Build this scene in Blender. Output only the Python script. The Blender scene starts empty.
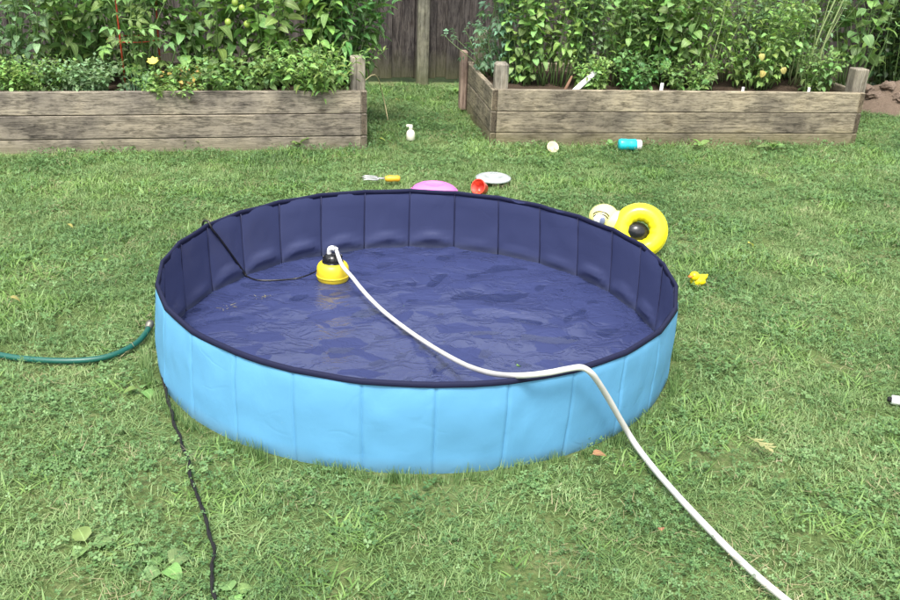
import bpy, math, random
import numpy as np
from mathutils import Vector, Matrix, noise
R = math.radians
rng = np.random.default_rng(7)
random.seed(7)
scene = bpy.context.scene
C = scene.collection

# ------------------------------------------------------------------ camera
F, PIT, HC, ROLL = 924.05, 0.409535, 1.50846, 0.038484      # in pixels of the 900x600 photograph
cp, sp, cr, sr = math.cos(PIT), math.sin(PIT), math.cos(ROLL), math.sin(ROLL)
right0, up0, fwd = Vector((1, 0, 0)), Vector((0, sp, cp)), Vector((0, cp, -sp))
cright, cup = right0*cr + up0*sr, -right0*sr + up0*cr
cam = bpy.data.objects.new('camera', bpy.data.cameras.new('camera'))
C.objects.link(cam)
m = Matrix.Identity(4)
for i in range(3):
    m[i][0], m[i][1], m[i][2] = cright[i], cup[i], -fwd[i]
m[2][3] = HC
cam.matrix_world = m
cam.data.sensor_width = 36; cam.data.lens = F/900*36
cam.data.clip_start = .05; cam.data.clip_end = 500
scene.camera = cam

# ------------------------------------------------------------------ light
SUN_EL, SUN_AZ = R(62), R(190)       # azimuth the sun stands at, clockwise from +Y: behind the camera
w = bpy.data.worlds.new('World'); scene.world = w; w.use_nodes = True
nt = w.node_tree; nt.nodes.clear()
sky = nt.nodes.new('ShaderNodeTexSky'); sky.sky_type = 'NISHITA'; sky.sun_disc = False
sky.sun_elevation = SUN_EL; sky.sun_rotation = SUN_AZ; sky.dust_density = 4; sky.air_density = 1.2
hs = nt.nodes.new('ShaderNodeHueSaturation'); hs.inputs['Saturation'].default_value = .30   # thin white overcast
bg = nt.nodes.new('ShaderNodeBackground'); bg.inputs['Strength'].default_value = .14
wo = nt.nodes.new('ShaderNodeOutputWorld')
nt.links.new(sky.outputs[0], hs.inputs['Color']); nt.links.new(hs.outputs[0], bg.inputs[0]); nt.links.new(bg.outputs[0], wo.inputs[0])
sun = bpy.data.objects.new('sun', bpy.data.lights.new('sun', 'SUN')); C.objects.link(sun)
sun.data.energy = 1.5; sun.data.angle = R(14); sun.data.color = (1, .965, .91)
sd = Vector((math.sin(SUN_AZ)*math.cos(SUN_EL), math.cos(SUN_AZ)*math.cos(SUN_EL), math.sin(SUN_EL)))
sun.rotation_euler = sd.to_track_quat('Z', 'Y').to_euler()
scene.render.engine = 'CYCLES'
cy = scene.cycles; cy.max_bounces = 5; cy.diffuse_bounces = 2; cy.glossy_bounces = 2; cy.transmission_bounces = 3; cy.transparent_max_bounces = 6; cy.caustics_reflective = False; cy.caustics_refractive = False
vs = scene.view_settings
vs.view_transform = 'Standard'; vs.look = 'None'; vs.exposure = 1.3; vs.gamma = 1

# ------------------------------------------------------------------ pixel helpers
def ray(px, py):
    x, y = (px-450)/F, -(py-300)/F
    return fwd + cright*x + cup*y
def at(px, py, z=0.0):
    d = ray(px, py); t = (z-HC)/d.z
    return Vector((0, 0, HC)) + d*t
def proj(v):
    v = Vector(v) - Vector((0, 0, HC)); d = v.dot(fwd)
    return 450 + F*v.dot(cright)/d, 300 - F*v.dot(cup)/d

# ------------------------------------------------------------------ object helpers
def put(o, parent=None):
    C.objects.link(o); o.parent = parent
    return o
def tag(o, label=None, cat=None, group=None, kind=None):
    for k, v in (('label', label), ('category', cat), ('group', group), ('kind', kind)):
        if v: o[k] = v
    return o
def empty(name, loc, rz=0, label=None, cat=None, group=None):
    o = bpy.data.objects.new(name, None); o.empty_display_size = .1
    C.objects.link(o); o.location = loc; o.rotation_euler = (0, 0, rz)
    return tag(o, label, cat, group)
def mesh(name, vf, mat, smooth=True, attrs=None, uv=None):
    V, Fc = vf
    me = bpy.data.meshes.new(name)
    me.from_pydata([tuple(map(float, v)) for v in V], [], [tuple(int(i) for i in f) for f in Fc])
    if mat: me.materials.append(mat)
    if smooth: me.polygons.foreach_set('use_smooth', [True]*len(me.polygons))
    me.update()
    return me
def obj(name, vf, mat, parent=None, smooth=True, loc=None, rot=None):
    o = bpy.data.objects.new(name, vf if isinstance(vf, bpy.types.Mesh) else mesh(name, vf, mat, smooth))
    if loc is not None: o.location = loc
    if rot is not None: o.rotation_euler = rot
    return put(o, parent)
def fast_mesh(name, V, Fc, mat, smooth=True, tint=None, uv=None):
    """V (n,3), Fc (m,k) same-size faces."""
    V = np.asarray(V, np.float32); Fc = np.asarray(Fc, np.int32); k = Fc.shape[1]
    me = bpy.data.meshes.new(name)
    me.vertices.add(len(V)); me.vertices.foreach_set('co', V.ravel())
    me.loops.add(Fc.size); me.loops.foreach_set('vertex_index', Fc.ravel())
    me.polygons.add(len(Fc)); me.polygons.foreach_set('loop_start', np.arange(0, Fc.size, k, dtype=np.int32))
    me.polygons.foreach_set('use_smooth', np.full(len(Fc), smooth))
    if mat: me.materials.append(mat)
    if tint is not None:
        a = me.attributes.new('tint', 'FLOAT', 'POINT'); a.data.foreach_set('value', np.asarray(tint, np.float32))
    if uv is not None:
        l = me.uv_layers.new(name='UVMap'); l.data.foreach_set('uv', np.asarray(uv, np.float32)[Fc.ravel()].ravel())
    me.update(calc_edges=True); me.validate()
    return me
def join(*parts):
    V, Fc = [], []
    for v, f in parts:
        n = len(V); V += [tuple(x) for x in v]; Fc += [tuple(i+n for i in q) for q in f]
    return V, Fc
def xf(vf, mat):
    return [tuple(mat @ Vector(v)) for v in vf[0]], vf[1]
def T(x, y, z): return Matrix.Translation((x, y, z))
def box(x0, x1, y0, y1, z0, z1, b=0.0):
    """box with chamfered edges"""
    if b <= 0:
        V = [(x, y, z) for x in (x0, x1) for y in (y0, y1) for z in (z0, z1)]
        return V, [(0, 1, 3, 2), (4, 6, 7, 5), (0, 4, 5, 1), (2, 3, 7, 6), (0, 2, 6, 4), (1, 5, 7, 3)]
    V, idx = [], {}
    for i, x in enumerate((x0, x1)):
        for j, y in enumerate((y0, y1)):
            for k, z in enumerate((z0, z1)):
                sx, sy, sz = 1-2*i, 1-2*j, 1-2*k
                for ax, p in (('x', (x, y+sy*b, z+sz*b)), ('y', (x+sx*b, y, z+sz*b)), ('z', (x+sx*b, y+sy*b, z))):
                    idx[i, j, k, ax] = len(V); V.append(p)
    g = idx.__getitem__
    Fc = []
    for i in (0, 1):
        Fc.append((g((i,0,0,'x')), g((i,1,0,'x')), g((i,1,1,'x')), g((i,0,1,'x'))))
        Fc.append((g((0,i,0,'y')), g((1,i,0,'y')), g((1,i,1,'y')), g((0,i,1,'y'))))
        Fc.append((g((0,0,i,'z')), g((1,0,i,'z')), g((1,1,i,'z')), g((0,1,i,'z'))))
    for a in (0, 1):
        for c in (0, 1):
            Fc.append((g((0,a,c,'y')), g((1,a,c,'y')), g((1,a,c,'z')), g((0,a,c,'z'))))
            Fc.append((g((a,0,c,'x')), g((a,1,c,'x')), g((a,1,c,'z')), g((a,0,c,'z'))))
            Fc.append((g((a,c,0,'x')), g((a,c,1,'x')), g((a,c,1,'y')), g((a,c,0,'y'))))
    for i in (0, 1):
        for j in (0, 1):
            for k in (0, 1): Fc.append((g((i,j,k,'x')), g((i,j,k,'y')), g((i,j,k,'z'))))
    import bmesh
    bm = bmesh.new(); vs_ = [bm.verts.new(v) for v in V]
    for f in Fc: bm.faces.new([vs_[q] for q in f])
    bmesh.ops.recalc_face_normals(bm, faces=bm.faces)
    bm.verts.index_update()
    out = [[v.index for v in f.verts] for f in bm.faces]; bm.free()
    return V, out
def lathe(prof, n=24):
    V, Fc = [], []
    for r, z in prof:
        for k in range(n):
            a = 2*math.pi*k/n; V.append((r*math.cos(a), r*math.sin(a), z))
    for i in range(len(prof)-1):
        for k in range(n):
            k2 = (k+1) % n
            Fc.append((i*n+k, i*n+k2, (i+1)*n+k2, (i+1)*n+k))
    Fc.append(tuple(reversed(range(n)))); Fc.append(tuple(range((len(prof)-1)*n, len(prof)*n)))
    return V, Fc
def ellipsoid(rx, ry, rz, n=20, mm=12):
    prof = [(math.sin(math.pi*(i+.02)/(mm+.04)), -math.cos(math.pi*(i+.02)/(mm+.04))) for i in range(mm+1)]
    V, Fc = lathe(prof, n)
    return [(x*rx, y*ry, z*rz) for x, y, z in V], Fc
def torus(Rm, r, n=40, k=14, ez=1.0, wr=0.0):
    V, Fc = [], []
    for i in range(n):
        a = 2*math.pi*i/n
        for j in range(k):
            b = 2*math.pi*j/k
            rr = r*(1 + wr*math.cos(a*12)*max(0, -math.cos(b)))
            V.append(((Rm+rr*math.cos(b))*math.cos(a), (Rm+rr*math.cos(b))*math.sin(a), rr*ez*math.sin(b)))
    for i in range(n):
        for j in range(k):
            i2, j2 = (i+1) % n, (j+1) % k
            Fc.append((i*k+j, i2*k+j, i2*k+j2, i*k+j2))
    return V, Fc
def spline(pts, n=8):
    """Catmull-Rom through the points."""
    P = [Vector(p) for p in pts]; P = [2*P[0]-P[1]] + P + [2*P[-1]-P[-2]]
    out = []
    for i in range(1, len(P)-2):
        a, b, c, d = P[i-1:i+3]
        for k in range(n):
            t = k/n
            out.append(.5*((2*b)+(c-a)*t+(2*a-5*b+4*c-d)*t*t+(3*b-a-3*c+d)*t**3))
    out.append(P[-2]); return out
def tube(path, r, k=8, flat=1.0, closed_ends=True):
    """sweep; r float or list, flat squashes vertically"""
    V, Fc = [], []; n = len(path)
    side = None
    for i, p in enumerate(path):
        t = (path[min(i+1, n-1)]-path[max(i-1, 0)]).normalized()
        if side is None:
            s = Vector((0, 0, 1)).cross(t)
            if s.length < .05: s = Vector((1, 0, 0)).cross(t)
        else: s = side - t*side.dot(t)
        s.normalize(); side = s; u = t.cross(s)
        rr = r[i] if hasattr(r, '__len__') else r
        for j in range(k):
            a = 2*math.pi*j/k
            V.append(tuple(p + s*(math.cos(a)*rr) + u*(math.sin(a)*rr*flat)))
    for i in range(n-1):
        for j in range(k):
            j2 = (j+1) % k
            Fc.append((i*k+j, i*k+j2, (i+1)*k+j2, (i+1)*k+j))
    if closed_ends:
        Fc.append(tuple(reversed(range(k)))); Fc.append(tuple(range((n-1)*k, n*k)))
    return V, Fc

# ------------------------------------------------------------------ materials
class Mat:
    def __init__(s, name):
        s.m = bpy.data.materials.new(name); s.m.use_nodes = True
        s.t = s.m.node_tree; s.t.nodes.clear()
        s.out = s.t.nodes.new('ShaderNodeOutputMaterial')
    def n(s, typ, props=None, **ins):
        nd = s.t.nodes.new('ShaderNode'+typ)
        for k, v in (props or {}).items(): setattr(nd, k, v)
        for k, v in ins.items():
            key = int(k[1:]) if k[0] == '_' else k.replace('_', ' ')
            s.set(nd.inputs[key], v)
        return nd
    def set(s, inp, v):
        if isinstance(v, bpy.types.NodeSocket): s.t.links.new(v, inp)
        elif isinstance(v, bpy.types.Node): s.t.links.new(v.outputs[0], inp)
        elif isinstance(v, tuple) and len(v) == 3 and inp.type == 'RGBA': inp.default_value = (*v, 1)
        else: inp.default_value = v
    def noise(s, vec, scale, detail=4, rough=.55, dist=0):
        return s.n('TexNoise', None, Vector=vec, Scale=scale, Detail=detail, Roughness=rough, Distortion=dist).outputs['Fac']
    def ramp(s, fac, stops):
        nd = s.n('ValToRGB', None, Fac=fac); e = nd.color_ramp.elements
        while len(e) < len(stops): e.new(.5)
        for q, (p, c) in zip(e, stops): q.position = p; q.color = (*c, 1) if len(c) == 3 else c
        return nd.outputs[0]
    def math(s, op, a, b=0.0, clamp=False):
        return s.n('Math', {'operation': op, 'use_clamp': clamp}, _0=a, _1=b).outputs[0]
    def mix(s, fac, a, b, mode='MIX'):
        nd = s.n('MixRGB', {'blend_type': mode}, Fac=fac, Color1=a, Color2=b); return nd.outputs[0]
    def coord(s, which='Object', scale=(1, 1, 1), loc=None):
        tc = s.n('TexCoord').outputs[which]
        mp = s.n('Mapping', None, Vector=tc, Scale=scale)
        if loc is not None: s.set(mp.inputs['Location'], loc)
        return mp.outputs[0]
    def pos(s, scale=(1, 1, 1)):
        return s.n('Mapping', None, Vector=s.n('NewGeometry').outputs['Position'], Scale=scale).outputs[0]
    def bump(s, h, strength=.3, dist=.01):
        return s.n('Bump', None, Height=h, Strength=strength, Distance=dist).outputs[0]
    def bsdf(s, color, rough=.6, normal=None, spec=.5, **k):
        nd = s.n('BsdfPrincipled', None, Base_Color=color, Roughness=rough, **k)
        nd.inputs['Specular IOR Level'].default_value = spec
        if normal is not None: s.set(nd.inputs['Normal'], normal)
        return nd.outputs[0]
    def done(s, surf):
        s.t.links.new(surf, s.out.inputs['Surface']); return s.m

def plain(name, col, rough=.5, spec=.5, var=.12, scale=30, bump=.1, **k):
    M = Mat(name); c = M.coord(); nz = M.noise(c, scale)
    d = M.noise(c, scale*.17, 3)
    dark = tuple(x*(1-var*1.6) for x in col)
    cc = M.mix(M.math('MULTIPLY', d, 1.0), dark, tuple(min(1, x*(1+var)) for x in col))
    return M.done(M.bsdf(cc, rough, M.bump(nz, bump, .003), spec, **k))

def wood(name, c_dark, c_mid, c_light, scale=1.0, vertical=False, algae=None):
    """weathered board; the board's length runs along object X (or Z)"""
    M = Mat(name)
    oi = M.n('ObjectInfo').outputs['Random']
    off = M.n('CombineXYZ', None, X=M.math('MULTIPLY', oi, 37.0), Y=M.math('MULTIPLY', oi, 11.0), Z=M.math('MULTIPLY', oi, 23.0)).outputs[0]
    sc = (14, 14, 1.3) if vertical else (2.3, 14, 14)
    c = M.coord('Object', sc, off)
    cl = M.coord('Object', (1, 1, 1), off)
    g1 = M.noise(c, 3.2*scale, 8, .66, 1.3)
    g2 = M.noise(c, 16*scale, 5, .7, .5)
    blot = M.noise(cl, 3.0, 5, .6)
    grain = M.math('ADD', M.math('MULTIPLY', g1, .65), M.math('MULTIPLY', g2, .35))
    col = M.ramp(grain, [(.36, c_dark), (.46, c_mid), (.55, c_light)])
    stain = M.ramp(blot, [(.38, (.40, .40, .44)), (.50, (.86, .86, .86)), (.60, (1.12, 1.1, 1.05))])
    col = M.mix(.75, col, stain, 'MULTIPLY')
    patch = M.ramp(M.noise(cl, 9, 4, .6), [(.5, (0, 0, 0)), (.7, (1, 1, 1))])
    col = M.mix(M.math('MULTIPLY', patch, .35), col, tuple(x*1.15 for x in c_light))
    crk = M.noise(M.coord('Object', (.55, 60, 60) if not vertical else (60, 60, .55), off), 2.2, 4, .65, .4)
    col = M.mix(.75, col, M.ramp(crk, [(.33, (.30, .28, .27)), (.43, (1, 1, 1)), (.66, (1.18, 1.16, 1.12))]), 'MULTIPLY')
    # knots
    vo = M.n('TexVoronoi', {'feature': 'F1'}, Vector=M.coord('Object', (3.2, 9, 9) if not vertical else (9, 9, 3.2), off), Scale=1.0).outputs['Distance']
    kn = M.ramp(vo, [(.05, (.3, .27, .25)), (.17, (1, 1, 1))])
    col = M.mix(.8, col, kn, 'MULTIPLY')
    col = M.mix(1.0, col, M.n('HueSaturation', None, Value=M.math('ADD', M.math('MULTIPLY', oi, .3), .82), Color=(1, 1, 1)).outputs[0], 'MULTIPLY')
    nx = M.n('SeparateXYZ', None, Vector=M.n('TexCoord').outputs['Normal']).outputs['Z' if vertical else 'X']
    end = M.math('GREATER_THAN', M.math('ABSOLUTE', nx), .8)          # end grain
    col = M.mix(end, col, M.mix(1.0, col, (.45, .42, .40), 'MULTIPLY')) if not vertical else col
    if algae:
        z = M.n('SeparateXYZ', None, Vector=M.n('NewGeometry').outputs['Position']).outputs['Z']
        a = M.math('ADD', M.math('MULTIPLY', z, -1/algae[1]), M.math('ADD', M.math('MULTIPLY', blot, 1.4), .3))
        a = M.math('MULTIPLY', M.math('MAXIMUM', a, 0, True), .75)
        col = M.mix(a, col, algae[0])
    return M.done(M.bsdf(col, .85, M.bump(grain, .55, .006), .25))

def leafmat(name, col, col2, rough=.45, trans=.36, hue=.028, val=.38):
    M = Mat(name)
    t = M.n('Attribute', {'attribute_name': 'tint'}).outputs['Fac']
    r = M.math('FRACT', M.math('ADD', t, M.n('ObjectInfo').outputs['Random']))
    r2 = M.math('FRACT', M.math('MULTIPLY', r, 7.31))
    c = M.mix(r, col, col2)
    uv = M.n('SeparateXYZ', None, Vector=M.n('TexCoord').outputs['UV'])
    mid = M.math('ABSOLUTE', M.math('SUBTRACT', uv.outputs['X'], .5))
    rib = M.math('LESS_THAN', mid, .035)
    v = M.math('SUBTRACT', M.math('MULTIPLY', uv.outputs['Y'], 9.0), M.math('MULTIPLY', mid, 5.0))
    lat = M.math('POWER', M.math('ABSOLUTE', M.math('SINE', M.math('MULTIPLY', v, math.pi))), .4)
    c = M.n('HueSaturation', None, Hue=M.math('ADD', .5-hue, M.math('MULTIPLY', r2, 2*hue)), Saturation=M.math('ADD', .85, M.math('MULTIPLY', r, .25)),
            Value=M.math('ADD', 1-val, M.math('MULTIPLY', r2, 2*val)), Color=c).outputs[0]
    c = M.mix(M.math('MULTIPLY', rib, .45), c, tuple(min(1, x*1.7+.03) for x in col2))
    nz = M.noise(M.pos(), 60, 3)
    c = M.mix(.35, c, M.ramp(nz, [(.3, (.6, .6, .6)), (.7, (1.3, 1.3, 1.2))]), 'MULTIPLY')
    nb = M.bump(M.math('MULTIPLY', lat, .6), .35, .003)
    p = M.bsdf(c, rough, nb, .45)
    tr = M.n('BsdfTranslucent', None, Color=M.mix(.35, c, (.25, .4, .04))).outputs[0]
    return M.done(M.n('MixShader', None, Fac=trans, _1=p, _2=tr).outputs[0])

def grassmat(name, stops, trans=.25, rough=.5):
    M = Mat(name)
    t = M.n('Attribute', {'attribute_name': 'tint'}).outputs['Fac']
    r = M.n('ObjectInfo').outputs['Random']
    big = M.noise(M.pos(), 1.3, 3)
    med = M.noise(M.pos(), 7, 3)
    k = M.math('ADD', M.math('MULTIPLY', t, .46), M.math('ADD', M.math('MULTIPLY', r, .10), M.math('ADD', M.math('MULTIPLY', big, .80), M.math('MULTIPLY', med, .30))))
    k = M.math('SUBTRACT', k, .36)
    c = M.ramp(k, stops)
    p = M.bsdf(c, rough, None, .5)
    tr = M.n('BsdfTranslucent', None, Color=c).outputs[0]
    return M.done(M.n('MixShader', None, Fac=trans, _1=p, _2=tr).outputs[0])

M_grass = grassmat('grass_blade', [(.14, (.048, .102, .030)), (.36, (.118, .216, .064)), (.57, (.208, .318, .110)), (.80, (.315, .400, .170)), (.99, (.46, .43, .25))])
M_broad = grassmat('broad_grass', [(.2, (.11, .22, .048)), (.5, (.19, .325, .080)), (.8, (.28, .41, .13))])
M_clover = grassmat('clover_leaf', [(.2, (.048, .118, .034)), (.5, (.122, .238, .076)), (.8, (.22, .35, .135))])
M_straw = grassmat('dry_straw', [(.2, (.20, .18, .085)), (.5, (.30, .27, .14)), (.8, (.40, .37, .22))], .1)
M_bedwood = wood('bed_wood', (.064, .055, .040), (.180, .154, .110), (.320, .277, .200), algae=((.16, .145, .07), .12))
M_bedwood_l = wood('grey_bed_wood', (.060, .053, .043), (.180, .156, .123), (.335, .292, .230), algae=((.19, .17, .11), .10))
M_post = wood('post_wood', (.12, .105, .08), (.23, .205, .16), (.34, .31, .25), vertical=True)
M_redpost = wood('old_plank', (.10, .07, .055), (.20, .14, .11), (.29, .22, .18), vertical=True)
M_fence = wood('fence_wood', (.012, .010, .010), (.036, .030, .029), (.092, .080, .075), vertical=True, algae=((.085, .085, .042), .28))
M_fpost = wood('fence_post_wood', (.08, .075, .05), (.17, .16, .115), (.26, .25, .19), vertical=True, algae=((.12, .13, .06), .3))

def soilmat(name, a, b, sc=40):
    M = Mat(name); c = M.pos(); n1 = M.noise(c, sc, 6, .7); n2 = M.noise(c, sc*.2, 4)
    col = M.mix(M.math('MULTIPLY', M.math('ADD', n1, n2), .5), a, b)
    return M.done(M.bsdf(col, .95, M.bump(n1, .9, .02), .2))
M_soil = soilmat('soil', (.02, .014, .01), (.11, .075, .05))
M_mound = soilmat('dug_soil', (.045, .034, .025), (.25, .185, .135), 30)
M_rock = soilmat('mound_stone', (.07, .052, .040), (.28, .21, .16), 30)
def groundmat():
    M = Mat('turf_ground'); c = M.pos(); n1 = M.noise(c, 45, 6, .7); n2 = M.noise(c, 3, 4)
    col = M.ramp(M.math('MULTIPLY', M.math('ADD', n1, n2), .5), [(.35, (.05, .08, .024)), (.5, (.10, .145, .045)), (.65, (.19, .21, .09))])
    return M.done(M.bsdf(col, .95, M.bump(n1, .8, .02), .2))
M_ground = groundmat()

def vinyl(name, col, rough, var, bump_s, spec=.5, weave=.15, dirt=None):
    M = Mat(name); c = M.coord()
    fold = M.noise(M.coord('Object', (1, 1, .6)), 9, 4, .5, .6)
    fine = M.noise(c, 420, 2)
    bl = M.noise(c, 4, 4)
    cc = M.mix(bl, tuple(x*(1-var) for x in col), tuple(min(1, x*(1+var)) for x in col))
    oi = M.n('ObjectInfo').outputs['Random']
    cc = M.n('HueSaturation', None, Value=M.math('ADD', .985, M.math('MULTIPLY', oi, .03)), Color=cc).outputs[0]
    if dirt:
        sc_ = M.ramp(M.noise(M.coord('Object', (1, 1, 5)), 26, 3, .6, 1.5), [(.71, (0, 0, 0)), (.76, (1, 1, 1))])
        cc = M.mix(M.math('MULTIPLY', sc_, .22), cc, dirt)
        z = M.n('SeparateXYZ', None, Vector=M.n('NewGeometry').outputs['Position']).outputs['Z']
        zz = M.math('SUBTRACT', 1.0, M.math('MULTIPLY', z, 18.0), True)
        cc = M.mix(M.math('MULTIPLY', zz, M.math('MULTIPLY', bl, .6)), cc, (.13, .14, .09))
    rdg = M.math('ABSOLUTE', M.math('SUBTRACT', M.noise(M.coord('Object', (1, 1, 1.4)), 8, 1, .4, .15), .5))
    rdg = M.math('MULTIPLY', M.math('MINIMUM', M.math('MULTIPLY', rdg, 22.0), 1.0), M.math('MULTIPLY', M.ramp(M.noise(c, 5, 2), [(.48, (0, 0, 0)), (.64, (1, 1, 1))]), .13))
    h = M.math('ADD', M.math('ADD', fold, rdg), M.math('MULTIPLY', fine, weave*.15))
    return M.done(M.bsdf(cc, rough, M.bump(h, bump_s, .012), spec))
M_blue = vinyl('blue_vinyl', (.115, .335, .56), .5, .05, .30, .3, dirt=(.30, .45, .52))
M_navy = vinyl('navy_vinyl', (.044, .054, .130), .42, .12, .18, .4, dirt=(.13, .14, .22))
M_bind = vinyl('navy_binding', (.012, .014, .040), .7, .1, .25, .15)
M_seam = plain('seam_thread', (.022, .026, .075), .7)
def floor_mat():
    """navy vinyl: mostly under a wet film with a sheen, with matt dry islands of angular outline"""
    M = Mat('navy_liner'); c = M.coord('Object', (1.0, 1.5, 1))
    wv = M.n('TexNoise', None, Vector=c, Scale=9.0, Detail=3.0).outputs['Color']
    wv = M.n('VectorMath', {'operation': 'MULTIPLY_ADD'}, _0=wv, _1=(.09, .09, 0), _2=c).outputs[0]
    cell = M.n('TexVoronoi', {'feature': 'F1'}, Vector=wv, Scale=10.0).outputs['Color']
    cr_ = M.n('SeparateColor', None, Color=cell).outputs[0]
    reg = M.noise(c, 3.2, 2)
    dry = M.math('GREATER_THAN', M.math('ADD', cr_, M.math('MULTIPLY', reg, 1.2)), 1.30)
    f1 = M.math('MINIMUM', M.math('MULTIPLY', M.math('ABSOLUTE', M.math('SUBTRACT', M.noise(c, 7, 4, .5, 1.2), .5)), 5.0), .5)
    f2 = M.noise(c, 50, 4, .6)
    bl = M.noise(c, 3, 4)
    cc = M.mix(bl, (.026, .034, .098), (.040, .052, .138))
    h = M.math('ADD', f1, M.math('MULTIPLY', f2, .12))
    p = M.n('BsdfPrincipled', None, Base_Color=cc, Roughness=M.math('ADD', .24, M.math('MULTIPLY', dry, .36)), Normal=M.bump(h, .40, .012))
    M.set(p.inputs['Specular IOR Level'], M.math('SUBTRACT', .78, M.math('MULTIPLY', dry, .64)))
    return M.done(p.outputs[0])
M_floor = floor_mat()
def water_mat():
    M = Mat('puddle_water'); c = M.coord()
    h = M.noise(M.coord('Object', (1, 1.7, 1)), 9, 3, .5, .8)
    nb = M.bump(h, .10, .02)
    fr = M.n('Fresnel', None, IOR=1.333, Normal=nb).outputs[0]
    gl = M.n('BsdfGlossy', None, Color=(1, 1, 1), Roughness=.04, Normal=nb).outputs[0]
    tr = M.n('BsdfTransparent', None, Color=(.93, .95, .97)).outputs[0]
    return M.done(M.n('MixShader', None, Fac=fr, _1=tr, _2=gl).outputs[0])
M_water = water_mat()
M_whose = plain('white_hose', (.57, .56, .53), .5, .35, .22, 45)
M_ghose = plain('green_hose', (.010, .095, .070), .38, .5, .2, 60)
M_metal = plain('hose_metal', (.55, .55, .52), .3, .5, .1, 60, Metallic=1.0)
M_coup = plain('dull_brass', (.22, .21, .18), .5, .4, .2, 60, Metallic=.7)
M_cord = plain('black_cord', (.016, .016, .016), .75, .2)
M_yel = plain('yellow_float', (.80, .60, .03), .38, .5, .06, 40)
M_black = plain('black_plastic', (.012, .012, .013), .25, .5)
M_inf = plain('yellow_vinyl', (.86, .76, .02), .22, .5, .05, 12)
M_pale = plain('pale_yellow_vinyl', (.85, .78, .30), .25, .5, .05, 12)
M_eyew = plain('eye_white', (.82, .82, .80), .3)
M_iris = plain('eye_grey_blue', (.20, .23, .36), .3)
M_duck = plain('duck_yellow', (.85, .68, .01), .35)
M_orange = plain('beak_orange', (.75, .17, .03), .35)
M_pink = plain('pink_plastic', (.83, .20, .66), .3, .5, .08, 10)
M_red = plain('red_plastic', (.72, .06, .03), .35)
M_clear = plain('cloudy_plastic', (.40, .43, .43), .25, .5, .1, 20)
M_white = plain('white_plastic', (.80, .80, .78), .4, .5, .08)
M_cream = plain('cream_plastic', (.78, .76, .62), .45, .5, .1)
M_tan = plain('cream_toy', (.72, .62, .40), .5, .4, .15)
M_teal = plain('teal_plastic', (.02, .50, .56), .3, .5, .08)
M_tine = plain('grey_tine', (.45, .46, .45), .4, .5, .1, Metallic=.6)
M_hand = plain('orange_yellow_handle', (.80, .42, .03), .4)
M_cage = plain('red_coated_wire', (.50, .06, .03), .45)
M_stem = plain('green_stem', (.10, .17, .05), .6)
M_pstem = plain('pale_stem', (.26, .33, .14), .6)
M_bstem = plain('brown_stem', (.17, .11, .06), .7)
M_dry = plain('dry_stem', (.42, .36, .20), .7)
M_rust = plain('rusty_stake', (.20, .11, .065), .8)
M_fruit = plain('green_fruit', (.32, .42, .08), .3)
M_petal = plain('yellow_petal', (.82, .70, .16), .5)

LM = {
 'mid':   leafmat('leaf_mid',   (0.139, 0.266, 0.078), (0.265, 0.420, 0.133)),
 'dark':  leafmat('leaf_dark',  (0.083, 0.208, 0.066), (0.181, 0.359, 0.109)),
 'light': leafmat('leaf_light', (0.201, 0.362, 0.091), (0.328, 0.499, 0.152)),
 'blue':  leafmat('leaf_blue',  (0.097, 0.225, 0.128), (0.192, 0.353, 0.202)),
 'grey':  leafmat('leaf_grey',  (0.157, 0.282, 0.133), (0.295, 0.440, 0.230)),
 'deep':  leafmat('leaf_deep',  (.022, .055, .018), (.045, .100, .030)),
 'yellow': leafmat('leaf_yellow', (.46, .42, .11), (.58, .52, .16), val=.1),
 'tan': leafmat('leaf_tan', (.42, .36, .15), (.50, .43, .20), val=.1),
 'orange': leafmat('leaf_orange', (.50, .25, .08), (.55, .40, .12), val=.2),
 'weed':  leafmat('leaf_weed',  (.17, .30, .085), (.25, .39, .13), val=.15),
}

# ------------------------------------------------------------------ ground
POOL = Vector((-.11378, 3.10961, 0))
def rim_r(t): return .9059 - .0013*math.cos(t) - .0013*math.sin(t) + .0006*math.cos(2*t) - .0077*math.sin(2*t) - .0006*math.cos(3*t) - .0029*math.sin(3*t)
def bot_r(t): return .9136 - .0013*math.cos(t) + .0175*math.sin(t) - .0021*math.cos(2*t) + .0092*math.sin(2*t) - .0028*math.cos(3*t) - .0113*math.sin(3*t)

gn = 60
gv = [(x, y, 0) for y in np.linspace(-60, 120, gn) for x in np.linspace(-90, 90, gn)]
gf = [(j*gn+i, j*gn+i+1, (j+1)*gn+i+1, (j+1)*gn+i) for j in range(gn-1) for i in range(gn-1)]
tag(obj('ground', (gv, gf), M_ground), kind='structure')

# bed frames: origin, yaw, length, depth
class Bed: pass
def bed_frame(p, q, ext_l, depth):
    b = Bed(); p, q = Vector((*p, 0)), Vector((*q, 0)); e = (q-p).normalized()
    b.e1, b.e2 = e, Vector((-e.y, e.x, 0)); b.o = p - e*ext_l; b.len = (q-b.o).length; b.dep = depth; b.yaw = math.atan2(e.y, e.x)
    return b
LB = bed_frame((-2.690, 5.432), (-.575, 5.893), 1.3, 1.12)
RB = bed_frame((.225, 6.108), (2.838, 6.512), 0, 1.12)
def bp(b, s, d, z=0): return b.o + b.e1*s + b.e2*d + Vector((0, 0, z))
def sfor(b, px, d, z):
    lo, hi = -1.5, b.len+1.5
    for _ in range(40):
        mid = (lo+hi)/2
        if proj(bp(b, mid, d, z))[0] < px: lo = mid
        else: hi = mid
    return lo
def inbed(b, x, y, mg=0.0):
    vx, vy = x-b.o.x, y-b.o.y
    s = vx*b.e1.x+vy*b.e1.y; d = vx*b.e2.x+vy*b.e2.y
    return (s > -mg) & (s < b.len+mg) & (d > -mg) & (d < b.dep+mg)

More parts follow.
